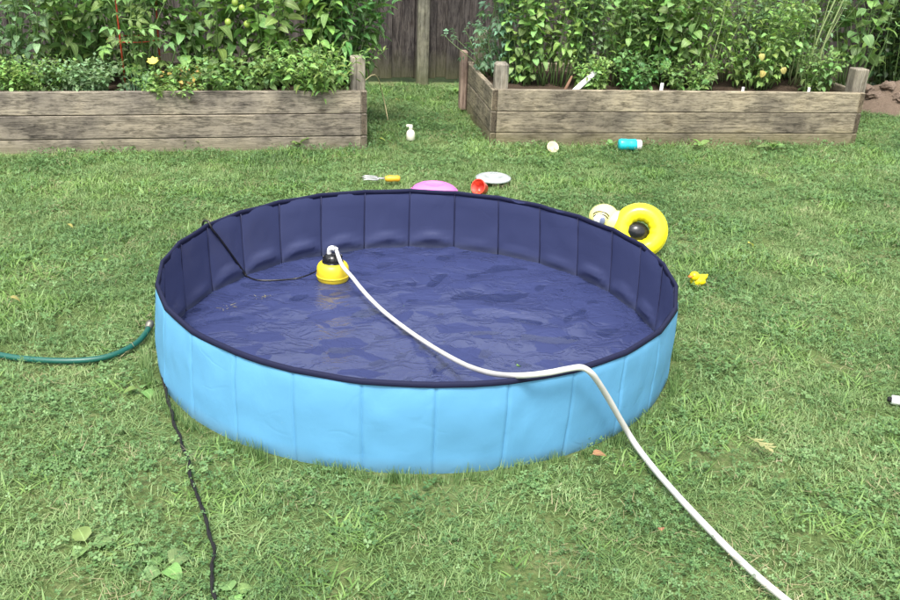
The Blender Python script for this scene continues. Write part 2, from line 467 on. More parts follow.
# ------------------------------------------------------------------ fence
FA = R(9.3); f0 = at(421, 84)
fe1, fe2 = Vector((math.cos(FA), math.sin(FA), 0)), Vector((-math.sin(FA), math.cos(FA), 0))
fence = empty('board_fence', f0, FA, 'dark weathered vertical board fence behind the garden beds', 'fence')
bw = .094
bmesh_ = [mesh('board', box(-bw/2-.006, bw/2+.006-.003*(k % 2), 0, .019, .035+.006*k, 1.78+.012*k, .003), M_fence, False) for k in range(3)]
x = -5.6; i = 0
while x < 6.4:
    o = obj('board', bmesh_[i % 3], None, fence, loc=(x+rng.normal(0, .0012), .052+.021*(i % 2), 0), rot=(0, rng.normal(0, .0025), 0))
    x += bw+.004; i += 1
pm = mesh('post', box(-.049, .049, -.049, .049, -.05, 1.86, .005), M_fpost, False)
for k in (-2, -1, 0, 1, 2): obj('post', pm, None, fence, loc=(k*2.4+.008, 0, 0), rot=(0, 0, 0))
rm = mesh('rail', box(-1.148, 1.148, -.02, .018, -.04, .04, .004), M_fence, False)
for k in (-2, -1, 0, 1):
    for z in (1.05, 1.62): obj('rail', rm, None, fence, loc=(1.208+k*2.4, .034, z))

# ------------------------------------------------------------------ raised beds
BH = [(-.075, .083), (.087, .227), (.231, .371)]
def make_bed(b, label, M_bedwood, joint=None):
    root = empty('raised_bed', b.o, b.yaw, label, 'raised bed')
    th = .038
    for r_, (z0, z1) in enumerate(BH):
        h = z1-z0
        spans = [(th+.002, b.len-th-.002)]
        if joint and r_ == 1: spans = [(th+.002, joint-.0015), (joint+.0015, b.len-th-.002)]
        for (s0, s1) in spans:                               # front
            L = s1-s0
            o = obj('plank', box(-L/2, L/2, -th/2, th/2, -h/2, h/2, .004), M_bedwood, root, False, (s0+L/2, th/2+rng.normal(0, .0015), (z0+z1)/2))
        L = b.len-2*th-.004                                  # back
        obj('plank', box(-L/2, L/2, -th/2, th/2, -h/2, h/2, .004), M_bedwood, root, False, (th+.002+L/2, b.dep-th/2, (z0+z1)/2))
        L = b.dep                                            # ends
        for s in (th/2, b.len-th/2):
            obj('plank', box(-L/2, L/2, -th/2, th/2, -h/2, h/2, .004), M_bedwood, root, False, (s+rng.normal(0, .001), b.dep/2+(.008 if s < 1 else .006), (z0+z1)/2-.001), (0, 0, math.pi/2))
    # soil
    nx, ny = 70, 24; V = []
    for j in range(ny):
        for i in range(nx):
            s = th + (b.len-2*th)*i/(nx-1); d = th + (b.dep-2*th)*j/(ny-1)
            V.append((s, d, .315 + .022*noise.noise((s*6, d*6, b.len)) + .012*noise.noise((s*21, d*21, 1))))
    obj('soil', (V, [(j*nx+i, j*nx+i+1, (j+1)*nx+i+1, (j+1)*nx+i) for j in range(ny-1) for i in range(nx-1)]), M_soil, root)
    return root
lbed = make_bed(LB, 'weathered grey plank raised bed on the left, running out of the frame', M_bedwood_l)
rbed = make_bed(RB, 'weathered plank raised bed on the right, with its left end wall showing', M_bedwood)
def bed_post(root, b, s, d, top, wx=.089, wy=.089, mat=M_post, lean=(0, 0), rnd=.006):
    hgt = top-.02
    V, Fc = box(-wx/2, wx/2, -wy/2, wy/2, 0, hgt, rnd)
    return obj('corner_post', (V, Fc), mat, root, False, (s, d, .02), (lean[0], lean[1], 0))
th = .038
s_ = sfor(LB, 357.5, .09, .45); bed_post(lbed, LB, s_, th+.049, .575)
bed_post(lbed, LB, LB.len-.09, LB.dep-.09, .50)
s_ = sfor(RB, 501, .09, .45); bed_post(rbed, RB, s_, th+.051, .535, rnd=.014)
s_ = sfor(RB, 857, .09, .42); bed_post(rbed, RB, s_-.012, th+.053, .525, .1, .1, lean=(.0, .02))
bed_post(rbed, RB, RB.len-.09, RB.dep-.09, .50)
o = bed_post(rbed, RB, -.028, RB.dep-.06, .46, .05, .10, M_redpost)
bed_post(rbed, RB, .09, RB.dep-.09, .62, .085, .085)

# ------------------------------------------------------------------ lawn
def blade(L, wd, lean, az, curl, seg=3):
    """one grass blade as quads; returns verts (2*(seg+1)) """
    out = []
    d = np.array([math.cos(az), math.sin(az), 0]); s = np.array([-math.sin(az), math.cos(az), 0])
    p = np.zeros(3); a = lean
    for i in range(seg+1):
        t = i/seg; ww = wd*(1-t**1.6)*.5 + .0002
        out += [p - s*ww, p + s*ww]
        p = p + (d*math.sin(a) + np.array([0, 0, math.cos(a)]))*(L/seg)
        a += curl/seg
    return out
def tuft(name, nb, rad, Lr, wr, lean, curl, mat, seed, seg=3, flat=False):
    g = np.random.default_rng(seed); V, Fc, tt = [], [], []
    for _ in range(nb):
        r_ = rad*math.sqrt(g.random()); a = g.random()*6.283
        bl = blade(g.uniform(*Lr), g.uniform(*wr), g.uniform(*lean), g.random()*6.283, g.uniform(*curl), seg)
        base = np.array([r_*math.cos(a), r_*math.sin(a), g.uniform(0, .012) if flat else -.002])
        n0 = len(V); V += [b_+base for b_ in bl]
        for i in range(seg): Fc.append((n0+2*i, n0+2*i+1, n0+2*i+3, n0+2*i+2))
        tt += [g.beta(2, 2.2)]*(2*(seg+1))
    return bpy.data.objects.new(name, fast_mesh(name, V, Fc, mat, True, tt))
def clover(name, nl, rad, size, hgt, seed):
    g = np.random.default_rng(seed); V, Fc, tt = [], [], []
    for _ in range(nl):
        r_ = rad*math.sqrt(g.random()); a = g.random()*6.283; h = g.uniform(*hgt); s = g.uniform(*size)
        c = np.array([r_*math.cos(a), r_*math.sin(a), h]); tilt = np.array([g.normal(0, .35), g.normal(0, .35)])
        t_ = g.beta(2, 2)
        a0 = g.random()*6.283
        for k in range(3):
            az = a0+k*2.094
            e = np.array([math.cos(az), math.sin(az)]); q = np.array([-e[1], e[0]])
            for (u, v_) in ((0, 0), (.6, -.42), (1.0, -.12), (1.0, .12), (.6, .42)):
                xy = (e*u+q*v_)*s
                V.append(c + np.array([xy[0], xy[1], xy @ tilt + .25*s*abs(v_)])); tt.append(t_)
            n0 = len(V)-5; Fc += [(n0, n0+1, n0+2, n0+3), (n0, n0+3, n0+4, n0)]
        # stem
    Fc = [f if f[3] != f[0] else (f[0], f[1], f[2], f[2]) for f in Fc]
    me = bpy.data.meshes.new(name)
    me.from_pydata([tuple(map(float, v)) for v in V], [], [tuple(int(x_) for x_ in (f if f[2] != f[3] else f[:3])) for f in Fc])
    at_ = me.attributes.new('tint', 'FLOAT', 'POINT'); at_.data.foreach_set('value', np.array(tt, np.float32))
    me.materials.append(M_clover); me.update()
    return bpy.data.objects.new(name, me)

def scatter(name, label, cat, variants, P, rotz, scl, tilt, idx):
    """one 'stuff' object: variants instanced on points by a geometry-node tree"""
    col = bpy.data.collections.new(name+'_source')
    for k, v in enumerate(variants):
        v.name = '%s_%02d' % (name, k); col.objects.link(v)
    me = bpy.data.meshes.new(name); me.vertices.add(len(P)); me.vertices.foreach_set('co', np.asarray(P, np.float32).ravel())
    a = me.attributes.new('rot', 'FLOAT_VECTOR', 'POINT')
    a.data.foreach_set('vector', np.stack([tilt[:, 0], tilt[:, 1], rotz], 1).astype(np.float32).ravel())
    a = me.attributes.new('scl', 'FLOAT_VECTOR', 'POINT'); a.data.foreach_set('vector', np.asarray(scl, np.float32).ravel())
    a = me.attributes.new('vid', 'INT', 'POINT'); a.data.foreach_set('value', np.asarray(idx, np.int32))
    o = put(bpy.data.objects.new(name, me)); tag(o, label, cat, kind='stuff')
    g = bpy.data.node_groups.new(name, 'GeometryNodeTree')
    g.interface.new_socket('Geometry', in_out='INPUT', socket_type='NodeSocketGeometry')
    g.interface.new_socket('Geometry', in_out='OUTPUT', socket_type='NodeSocketGeometry')
    N = g.nodes.new; gi, go = N('NodeGroupInput'), N('NodeGroupOutput')
    ci = N('GeometryNodeCollectionInfo'); ci.inputs['Collection'].default_value = col
    ci.inputs['Separate Children'].default_value = True; ci.inputs['Reset Children'].default_value = True
    ip = N('GeometryNodeInstanceOnPoints'); ip.inputs['Pick Instance'].default_value = True
    def attr(nm, ty):
        q = N('GeometryNodeInputNamedAttribute'); q.data_type = ty; q.inputs['Name'].default_value = nm
        return q.outputs[0]
    er = N('FunctionNodeEulerToRotation')
    l = g.links.new
    l(gi.outputs[0], ip.inputs['Points']); l(ci.outputs[0], ip.inputs['Instance'])
    l(attr('vid', 'INT'), ip.inputs['Instance Index'])
    l(attr('rot', 'FLOAT_VECTOR'), er.inputs[0]); l(er.outputs[0], ip.inputs['Rotation'])
    l(attr('scl', 'FLOAT_VECTOR'), ip.inputs['Scale'])
    l(ip.outputs[0], go.inputs[0])
    md = o.modifiers.new('scatter', 'NODES'); md.node_group = g
    return o

# hoses and cords are laid out first so the grass can be pressed down under them
GH = [at(-60, 340, .022), at(0, 355, .022), at(40, 360, .022), at(80, 360.5, .022), at(110, 356, .022), at(134, 345, .024), at(146, 333, .032), at(149, 326.5, .04)]
WH_g = [at(640, 451, .030), at(660, 476, .034), at(700, 520, .036), at(745, 565, .034), at(787, 601, .036), at(880, 672, .034)]
CORD = [at(224, 226, .015), at(196, 262, .015), at(168, 300, .034), at(159.5, 338, .034), at(162, 372, .028), at(169, 404, .022), at(177, 432, .016), at(188, 462, .016), at(196, 492, .016), at(206, 522, .016), at(213, 552, .016), at(212, 580, .016), at(217, 612, .016), at(222, 660, .016)]
lines = [spline(GH), spline(WH_g), spline(CORD)]
LP = np.array([[p.x, p.y] for l_ in lines for p in l_])

def sample(n, dens_far=.65):
    """random lawn points inside the view wedge plus a margin, outside pool and beds"""
    y = np.sqrt(rng.random(n)*(8.75**2-1.15**2)+1.15**2)
    x = (rng.random(n)*2-1)*(.55*y+1.25)
    keep = rng.random(n) < np.clip(1.15-.085*y, dens_far, 1)
    th_ = np.arctan2(y-POOL.y, x-POOL.x); r_ = np.hypot(y-POOL.y, x-POOL.x)
    rb = np.vectorize(bot_r)(th_)
    edge = r_-rb
    keep &= edge > .062
    for b in (LB, RB): keep &= ~inbed(b, x, y, .035)
    dfen = (x-f0.x)*fe2.x+(y-f0.y)*fe2.y
    keep &= dfen < -.06
    # behind the beds nothing grows that the photograph shows
    for b in (LB, RB):
        vx, vy = x-b.o.x, y-b.o.y
        s = vx*b.e1.x+vy*b.e1.y; d = vx*b.e2.x+vy*b.e2.y
        keep &= ~((s > .2) & (s < b.len-.2) & (d > b.dep))
    x, y, edge = x[keep], y[keep], edge[keep]
    dl = np.full(len(x), 9.0)
    for q in LP: dl = np.minimum(dl, np.hypot(x-q[0], y-q[1]))
    bedge = np.full(len(x), 9.0)
    for b in (LB, RB):
        vx, vy = x-b.o.x, y-b.o.y
        s = vx*b.e1.x+vy*b.e1.y; d = vx*b.e2.x+vy*b.e2.y
        dd = np.hypot(np.maximum(np.maximum(-s, s-b.len), 0), np.maximum(np.maximum(-d, d-b.dep), 0))
        bedge = np.minimum(bedge, dd)
    return x, y, edge, dl, bedge, dfen[keep]
def nz2(x, y, sc, off=0):
    return np.array([noise.noise((a*sc+off, b_*sc, off)) for a, b_ in zip(x, y)])

# fine grass
x, y, edge, dl, bedge, dfen = sample(38000)
n = len(x)
big = nz2(x, y, 2.2); fine = nz2(x, y, 6, 9)
hgt = np.clip(.85 + .35*big + .3*fine + rng.normal(0, .12, n), .45, 1.7)
hgt *= np.where(edge < .12, .8, 1); hgt *= np.where(dl < .05, .38, 1)
hgt *= np.where(bedge < .10, 1.25, 1)
wid = rng.uniform(.8, 1.2, n)
bare = nz2(x, y, 4.0, 31) > .42                     # thin spots
hgt[bare] *= .6
var = [tuft('blade_tuft', 72, .066, (.012, .042), (.0015, .0032), (.3, 1.35), (.1, 1.2), M_grass, 100+k) for k in range(6)]
var += [tuft('blade_tuft', 46, .064, (.020, .060), (.0014, .0028), (.5, 1.45), (.2, 1.3), M_grass, 120+k) for k in range(3)]
var += [tuft('blade_tuft', 20, .055, (.03, .07), (.0040, .0068), (.4, 1.25), (.2, .9), M_broad, 140+k) for k in range(2)]
broad = (nz2(x, y, 2.6, 57) > .18) & (rng.random(n) < .45) | (rng.random(n) < .04)
idx = np.where(broad, rng.integers(9, 11, n), rng.integers(0, 9, n))
# upright fringe growing against the foot of the pool
var += [tuft('blade_tuft', 13, .016, (.018, .055), (.0016, .0032), (.0, .45), (-.2, .5), M_grass, 160+k) for k in range(3)]
ne = 460; ta = rng.random(ne)*6.283; ra = np.vectorize(bot_r)(ta) + rng.uniform(.030, .055, ne)
x = np.r_[x, POOL.x+ra*np.cos(ta)]; y = np.r_[y, POOL.y+ra*np.sin(ta)]; idx = np.r_[idx, rng.integers(11, 14, ne)]
hgt = np.r_[hgt, np.clip(rng.normal(.75, .25, ne)+.6*np.array([noise.noise((q_*5, 2, 2)) for q_ in ta]), .25, 1.6)]; wid = np.r_[wid, np.ones(ne)]; n = len(x)
scatter('lawn_grass', 'short uneven green lawn grass around the pool', 'grass', var,
        np.stack([x, y, np.zeros(n)], 1), rng.random(n)*6.283, np.stack([wid, wid, hgt], 1), rng.normal(0, .10, (n, 2)), idx)
# clover and small weeds
x, y, edge, dl, bedge, dfen = sample(23000)
cl = nz2(x, y, 2.0, 77) + .35*nz2(x, y, 7, 5)
k_ = ((cl > .02) & (rng.random(len(x)) < .65)) | (rng.random(len(x)) < .22) | ((bedge < .13) & (rng.random(len(x)) < .6))
x, y, edge, dl, bedge = x[k_], y[k_], edge[k_], dl[k_], bedge[k_]; n = len(x)
h = np.clip(rng.normal(.8, .2, n), .4, 1.3)*np.where(bedge < .12, 1.5, 1)*np.where(dl < .04, .4, 1)
var = [clover('clover_patch', 26, .075, (.0045, .0090), (.012, .036), 200+k) for k in range(4)] + [clover('clover_patch', 9, .075, (.008, .015), (.014, .040), 210+k) for k in range(3)]
idx = np.where(rng.random(n) < .72, rng.integers(0, 4, n), rng.integers(4, 7, n))
scatter('clover', 'clover and small round-leaved weeds mixed into the lawn', 'clover', var,
        np.stack([x, y, np.zeros(n)], 1), rng.random(n)*6.283, np.stack([np.ones(n), np.ones(n), h], 1), rng.normal(0, .08, (n, 2)), idx)
# dry thatch
x, y, edge, dl, bedge, dfen = sample(4800)
k_ = (nz2(x, y, 3.1, 91) > .0) | (rng.random(len(x)) < .3) | (dfen > -.7)
x, y = x[k_], y[k_]; n = len(x)
var = [tuft('straw_tuft', 11, .08, (.012, .050), (.0010, .0022), (1.15, 1.55), (-.2, .3), M_straw, 300+k, 2, True) for k in range(4)]
scatter('dry_grass', 'pale dry grass clippings lying through the lawn', 'dry grass', var,
        np.stack([x, y, rng.uniform(.002, .024, n)], 1), rng.random(n)*6.283, np.ones((n, 3)), rng.normal(0, .15, (n, 2)), rng.integers(0, 4, n))

# ------------------------------------------------------------------ pool
NP, PH = 28, R(95.4)
def seam_ang(k): return PH + 2*math.pi*k/NP
HW = .30
rimz = [HW + .003*noise.noise((k*1.7, 3.3, 0)) for k in range(NP)]
def wall_pt(k, u, v, off):
    """point on panel k: u 0..1 along, v 0..1 up, off outward (m)"""
    k0, k1 = k % NP, (k+1) % NP
    a0, a1 = seam_ang(k), seam_ang(k+1)
    def P(a, v_):
        r_ = bot_r(a)*(1-v_) + rim_r(a)*v_ + .004*math.sin(math.pi*v_)
        return Vector((math.cos(a)*r_, math.sin(a)*r_, 0))
    p = P(a0, v)*(1-u) + P(a1, v)*u
    zt = rimz[k0]*(1-u) + rimz[k1]*u
    nrm = p.normalized()
    return p + nrm*off + Vector((0, 0, v*zt))
pool = empty('folding_pool', POOL, 0, 'round folding paddling pool, light blue outside and navy inside', 'pool')
NU, NV = 14, 14
US = [0, .012, .03, .06] + [.06+.88*(i+1)/8 for i in range(7)] + [.94, .97, .988, 1]
arch = [rng.uniform(.35, 1.25) for _ in range(NP)]
for k in range(NP):
    V = []; rs = noise.noise((k*3.1, 7, 2))
    for j in range(NV+1):
        v = j/NV
        for i in range(NU+1):
            u = US[i]; e = math.sin(math.pi*u)
            off = .0070 - .0030*v**5 + .0057*4*u*(1-u)*(1-v**6) - .0028*math.exp(-(min(u, 1-u)/.018)**2) + .0016*math.exp(-((min(u, 1-u)-.05)/.03)**2)
            p = wall_pt(k, u, v, off)
            c_ = math.atan2(p.y, p.x)
            d = .0045*noise.noise((c_*7, v*2.2, 4)) + .0028*noise.noise((c_*20, v*4, 9)) + .0012*noise.noise((c_*45, v*9, 3))
            d += .004*max(0, v-.72)/.28*noise.noise((c_*26, 3, 3))                     # puckers below the binding
            if j == 0: d -= .004
            V.append(tuple(p + p.normalized()*d if 0 < j < NV else p - p.normalized()*.003))
    Fc = [(j*(NU+1)+i, j*(NU+1)+i+1, (j+1)*(NU+1)+i+1, (j+1)*(NU+1)+i) for j in range(NV) for i in range(NU)]
    obj('outer_panel', (V, Fc), M_blue, pool)
    V = []
    for j in range(NV+1):
        v = (j/NV)**1.7
        for i in range(NU+1):
            u = US[i]; e = math.sin(math.pi*u)
            off = -.004 - .005*(e**.25 if 0 < i < NU else 0) + (.0035 if i in (0, NU) else 0)
            p = wall_pt(k, u, v, off)
            c_ = math.atan2(p.y, p.x)
            d = .003*noise.noise((c_*8, v*3, 14+rs)) + .0022*noise.noise((c_*24, v*5, 19))
            ar = arch[k]*math.sin(math.pi*u)**.8; za = .034+.038*ar              # the wall skin sags into a roll above the liner
            d += .022*ar*math.exp(-((p.z-za)/.013)**2) + .004*e*e*math.exp(-((v-.93)/.05)**2)
            if j == NV: d = -.004
            V.append(tuple(p - Vector((p.x, p.y, 0)).normalized()*(d if 0 < i < NU else (-.004 if j == NV else 0))))
    obj('inner_panel', (V, [f[::-1] for f in Fc]), M_navy, pool)
    # stitched seam on the inside
    path = [wall_pt(k, 0, v, -.006) for v in np.linspace(.03, .97, 7)]
    obj('seam', tube(path, .0019, 5), M_seam, pool)
# rim binding
path = []
for k in range(NP):
    for i in range(4):
        p = wall_pt(k, i/4, 1, .001); path.append(p + Vector((.0025*noise.noise((k+i/4, 1, 5)), .0025*noise.noise((k+i/4, 9, 5)), .0028*noise.noise((k*1.6+i*.4, 5, 5)) - .002*math.sin(math.pi*i/4))))
prof = [(-.0065, -.014), (-.0062, .001), (-.004, .0045), (0, .0055), (.004, .0045), (.0062, .001), (.0085, -.0085), (.006, -.010), (-.005, -.014)]
V, Fc, npf = [], [], len(prof)
for p in path:
    nr = Vector((p.x, p.y, 0)).normalized()
    for (a, b_) in prof: V.append(tuple(p + nr*a + Vector((0, 0, b_))))
L_ = len(path)
for i in range(L_):
    for j in range(npf): Fc.append((i*npf+j, ((i+1) % L_)*npf+j, ((i+1) % L_)*npf+(j+1) % npf, i*npf+(j+1) % npf))
obj('rim_binding', (V, [f[::-1] for f in Fc]), M_bind, pool)
# liner floor, turned up against the wall in an arch below each panel
def in_r(a):
    ph = ((a-PH) % (2*math.pi))/(2*math.pi)*NP; k = int(ph) % NP
    p = wall_pt(k, ph-int(ph), 0, -.003); return math.hypot(p.x, p.y)
NA, NR = NP*12, 130
gw = np.random.default_rng(21)
FOLD = [(a_, 1/gw.uniform(.09, .26), gw.random(), sl) for a_, sl in zip(gw.uniform(0, math.pi, 7), (.050, .045, .045, .040, .040, .035, .035))]
def tri(q): q = q % 1.0; return abs(2*q-1)
def wr(x_, y_):
    """crumpled vinyl: flat facets between sharp creases"""
    n1, n2 = noise.noise((x_*1.9, y_*1.9, 3)), noise.noise((x_*2.3+9, y_*2.3, 6))
    n3, n4 = noise.noise((x_*5.5, y_*5.5, 13)), noise.noise((x_*5.5+9, y_*5.5, 16))
    X, Y = x_+.17*n1+.045*n3, y_+.17*n2+.045*n4
    h = 0.0
    for a_, fq, ph, sl in FOLD:
        u_ = X*math.cos(a_)+Y*math.sin(a_)
        amp = .5+.9*max(0, noise.noise((x_*2.7+a_*5, y_*2.7, 4)))
        h += tri(u_*fq+ph)*sl*amp/(2*fq)
    return h*1.35 + .002*noise.noise((x_*7, y_*7, 1))
V = []
FZ = .010
for j in range(NR+1):
    t = (j/NR)**.8
    for i in range(NA):
        a = PH + 2*math.pi*i/NA
        r_ = in_r(a)*t; x_, y_ = r_*math.cos(a), r_*math.sin(a)
        V.append((x_, y_, FZ + wr(x_, y_)))
FLOOR_MID = float(np.percentile([q_[2] for q_ in V[:int(NA*NR*.97)]], 9)); rows = NR+1
Fc = [(j*NA+i, j*NA+(i+1) % NA, (j+1)*NA+(i+1) % NA, (j+1)*NA+i) for j in range(rows-1) for i in range(NA)]
obj('floor_liner', (V, [f[::-1] for f in Fc]), M_floor, pool)
# base sheet that closes the pool underneath
V = [(0, 0, .004)] + [tuple(wall_pt(k, 0, 0, .002)+Vector((0, 0, .004))) for k in range(NP)]
obj('base_sheet', (V, [(0, k+1, (k+1) % NP+1) for k in range(NP)]), M_bind, pool, False)
# shallow water
V = [(0, 0, 0)]; Fc = []
for j in range(1, 13):
    for i in range(NP*4):
        a = PH+2*math.pi*i/(NP*4); r_ = (in_r(a)+.001)*j/12
        V.append((r_*math.cos(a), r_*math.sin(a), 0))
n4 = NP*4
Fc = [(0, 1+i, 1+(i+1) % n4) for i in range(n4)] + [(1+j*n4+i, 1+(j+1)*n4+i, 1+(j+1)*n4+(i+1) % n4, 1+j*n4+(i+1) % n4) for j in range(11) for i in range(n4)]
WZ = FLOOR_MID
tag(obj('water', (V, Fc), M_water, None, True, POOL+Vector((0, 0, WZ))), kind='structure')

# ------------------------------------------------------------------ pump, hoses, cords
pb = at(333, 281, WZ-.003); pb.z = WZ-.003
pump = empty('sump_pump', pb, 0, 'yellow floating pump with black top standing in the pool', 'pump')
prof = [(.048, 0), (.060, .004), (.066, .014), (.068, .030), (.068, .050), (.066, .066), (.060, .078), (.050, .086), (.040, .088)]
obj('float_body', lathe(prof, 32), M_yel, pump)
obj('intake_ring', lathe([(.066, .026), (.0700, .028), (.0700, .033), (.066, .035)], 32), M_yel, pump)
pumpcap = obj('motor_cap', lathe([(.040, .086), (.0405, .095), (.038, .108), (.031, .119), (.018, .124), (.008, .125)], 28), M_black, pump)
obj('collar', lathe([(.043, .080), (.045, .085), (.045, .090), (.041, .092)], 28), M_black, pump)
for k in range(6):
    a = k*1.047+.3
    obj('fin', xf(box(-.003, .003, -.004, .004, 0, .030, .001), T(math.cos(a)*.038, math.sin(a)*.038, .087)), M_black, pumpcap, False)
fit = spline([(-.012, 0, .112), (-.013, -.002, .134), (-.008, -.006, .148), (.006, -.008, .150), (.020, -.010, .143)], 5)
obj('outlet_elbow', tube(fit, .0105, 12), M_white, pump)
obj('hose_clamp', xf(torus(.014, .003, 20, 8), T(.014, -.009, .146) @ Matrix.Rotation(R(75), 4, 'Y')), M_metal, pump)
def rel(p): return Vector(p)-pb
wc = wall_pt(2, 0, 0, -.02)
cw_top = POOL + wall_pt(5, 0, 1, 0)
cin = [pb+Vector((-.035, -.015, .085)), pb+Vector((-.075, -.02, .045)), at(298, 278, WZ+.008), at(278, 280, WZ+.006), at(258, 280, WZ+.006), at(246, 276, WZ+.010)]
obj('power_cord', tube([rel(p) for p in spline(cin, 6)], .0030, 6), M_black, pump)
# the cord climbs the inner wall and goes over the rim
def on_wall(px, py, off):
    """meet the pool's inner wall"""
    best = None
    d = ray(px, py)
    for i in range(2000):
        t = 2.0+i*.0015; q = Vector((0, 0, HC))+d*t
        r_ = math.hypot(q.x-POOL.x, q.y-POOL.y); a = math.atan2(q.y-POOL.y, q.x-POOL.x)
        v = max(0, min(1, q.z/HW)); rw = bot_r(a)*(1-v)+rim_r(a)*v
        if q.z < HW and q.y > POOL.y and r_ > rw-off: return q
    return q
cl_ = [at(246, 276, WZ+.010), on_wall(243, 271, .014), on_wall(231, 254, .014), on_wall(220, 239, .014), on_wall(212, 229, .016)]
top = cl_[-1].copy(); out_ = Vector((top.x-POOL.x, top.y-POOL.y, 0)).normalized()
top2 = top+out_*.018; top2.z = .3125
top3 = top+out_*.046; top3.z = .28
top4 = top+out_*.052; top4.z = .06
obj('cord_riser', tube([rel(p) for p in spline(cl_+[top2, top3, top4], 6)], .0048, 6), M_black, pump)

# discharge hose
rimc = at(545, 373, .318)
hose = [pb+Vector((.016, -.0095, .1455)), at(342, 265, .132), at(352, 277, .107), at(365, 293, .078), at(382, 310, .052), at(402, 326, .040), at(425, 342, .050), at(448, 356, .085),
        at(470, 367, .150), at(492, 373.5, .235), at(512, 375.5, .298), at(530, 375, .327), at(550, 372.5, .333), at(568, 369, .334), at(581, 367.5, .333), at(590, 372, .318), at(598, 382, .275), at(608, 398, .205), at(620, 419, .115), at(630, 436, .05)] + WH_g
hp = spline(hose, 6)
hr = [.0082 + .0016*min(1, i/90) + .0006*noise.noise((i*.2, 0, 3)) for i in range(len(hp))]
o = obj('drain_hose', tube(hp, hr, 12, .9), M_whose)
tag(o, 'long white drain hose running from the pump over the pool rim', 'hose')
# garden hose
gh = empty('garden_hose', GH[1], 0, 'green garden hose end lying on the grass left of the pool', 'hose')
gp = [p-GH[1] for p in spline(GH, 8)]
obj('tube', tube(gp, .0105, 12), M_ghose, gh)
e1_ = gp[-1]; dv = (gp[-1]-gp[-2]).normalized()
q = dv.to_track_quat('Z', 'Y').to_matrix().to_4x4()
obj('coupling', xf(lathe([(.0112, -.012), (.0135, -.010), (.0135, .004), (.0150, .005), (.0150, .018), (.0125, .020), (.0125, .024)], 18), T(*e1_) @ q), M_coup, gh)
# black extension cord: two twisted strands
cpth = spline(CORD, 14)
def strand(ph):
    out = []
    for i, p in enumerate(cpth):
        a = i*.55+ph
        out.append(p + Vector((math.cos(a)*.0022, math.sin(a)*.0022*.4, math.sin(a)*.0022)) + Vector((.011*noise.noise((i*.09, 1, 0)), .010*noise.noise((i*.11, 5, 0)), .004)))
    return out
o = empty('extension_cord', cpth[40], 0, 'twisted black cord trailing from the pool through the grass', 'cord')
for ph in (0, math.pi): obj('strand', tube([p-cpth[40] for p in strand(ph)], .0032, 6), M_cord, o)

# ------------------------------------------------------------------ toys and litter on the lawn
# inflatable yellow ring toy with a head and an eye, tipped up behind the pool
ib = at(638, 258, 0)
inf = empty('inflatable_ring', ib, 0, 'yellow inflatable ring with an eyed head, tipped up behind the pool', 'inflatable')
Mx = T(-.004, .02, .128) @ Matrix.Rotation(R(-8), 4, 'Z') @ Matrix.Rotation(R(66), 4, 'X')
obj('ring', xf(torus(.085, .042, 56, 18, 1.0, .035), Mx), M_inf, inf)
obj('ring_seam', xf(torus(.1272, .0018, 56, 6), Mx), M_inf, inf)
hd = Vector((-.165, .09, .165))
inh = obj('head', xf(ellipsoid(.070, .06, .062, 28, 18), T(*hd)), M_pale, inf)
obj('neck', xf(ellipsoid(.080, .055, .058, 20, 12), T(-.105, .070, .145)), M_pale, inf)
obj('eye_white', xf(ellipsoid(.030, .014, .026), T(hd.x-.026, hd.y-.050, hd.z+.004)), M_eyew, inh)
obj('iris', xf(ellipsoid(.013, .006, .018), T(hd.x-.014, hd.y-.063, hd.z+.002)), M_iris, inh)
for (dx, dz, rr) in ((-.022, .016, .034), (-.020, .024, .037)):
    pth = []
    for i in range(11):
        a = R(20+14*i)
        px_, pz_ = dx+rr*math.cos(a), dz-.012+rr*.75*math.sin(a)
        yy = -.06*math.sqrt(max(.02, 1-(px_/.070)**2-(pz_/.062)**2))
        pth.append(Vector((hd.x+px_, hd.y+yy-.001, hd.z+pz_)))
    obj('eyelid_line', tube(pth, .0028, 6), M_black, inh)
obj('seat_patch', xf(ellipsoid(.060, .045, .050, 24, 14), T(-.018, .026, .116)), M_black, inf)

# small rubber duck
db = at(696, 288, 0)
dk = empty('rubber_duck', db, R(20), 'small yellow rubber duck on the grass right of the pool', 'toy duck')
V, Fc = ellipsoid(.036, .028, .026, 24, 16)
V = [(x_+.0, y_*(1-.25*max(0, x_/.036)), z_ + .018*max(0, x_/.036)**2) for x_, y_, z_ in V]
obj('body', xf((V, Fc), T(.004, 0, .034)), M_duck, dk)
dkh = obj('head', xf(ellipsoid(.0215, .0205, .021, 20, 14), T(-.022, -.006, .060)), M_duck, dk)
obj('beak', xf(ellipsoid(.012, .010, .0045, 14, 8), T(-.043, -.010, .062)), M_orange, dkh)
for s in (-1, 1):
    obj('eye', xf(ellipsoid(.003, .003, .0035, 10, 8), T(-.036, -.006+s*.0125, .068)), M_black, dkh)
    obj('wing', xf(ellipsoid(.019, .006, .012, 14, 10), T(.008, s*.026, .037)), M_duck, dk)
obj('tail', xf(lathe([(.012, 0), (.008, .012), (.002, .022)], 12), T(.034, 0, .044) @ Matrix.Rotation(R(45), 4, 'Y')), M_duck, dk)

# pink bowl
pk = at(434, 193, 0)
b_ = empty('toy_bowl', pk, 0, 'upturned pink plastic bowl behind the far pool rim', 'bowl')
obj('shell', lathe([(.122, .010), (.128, .014), (.126, .022), (.112, .036), (.090, .047), (.060, .053), (.052, .054), (.048, .051), (.02, .050), (.006, .050)], 40), M_pink, b_)
obj('lip', xf(torus(.128, .005, 40, 8), T(0, 0, .015)), M_pink, b_)
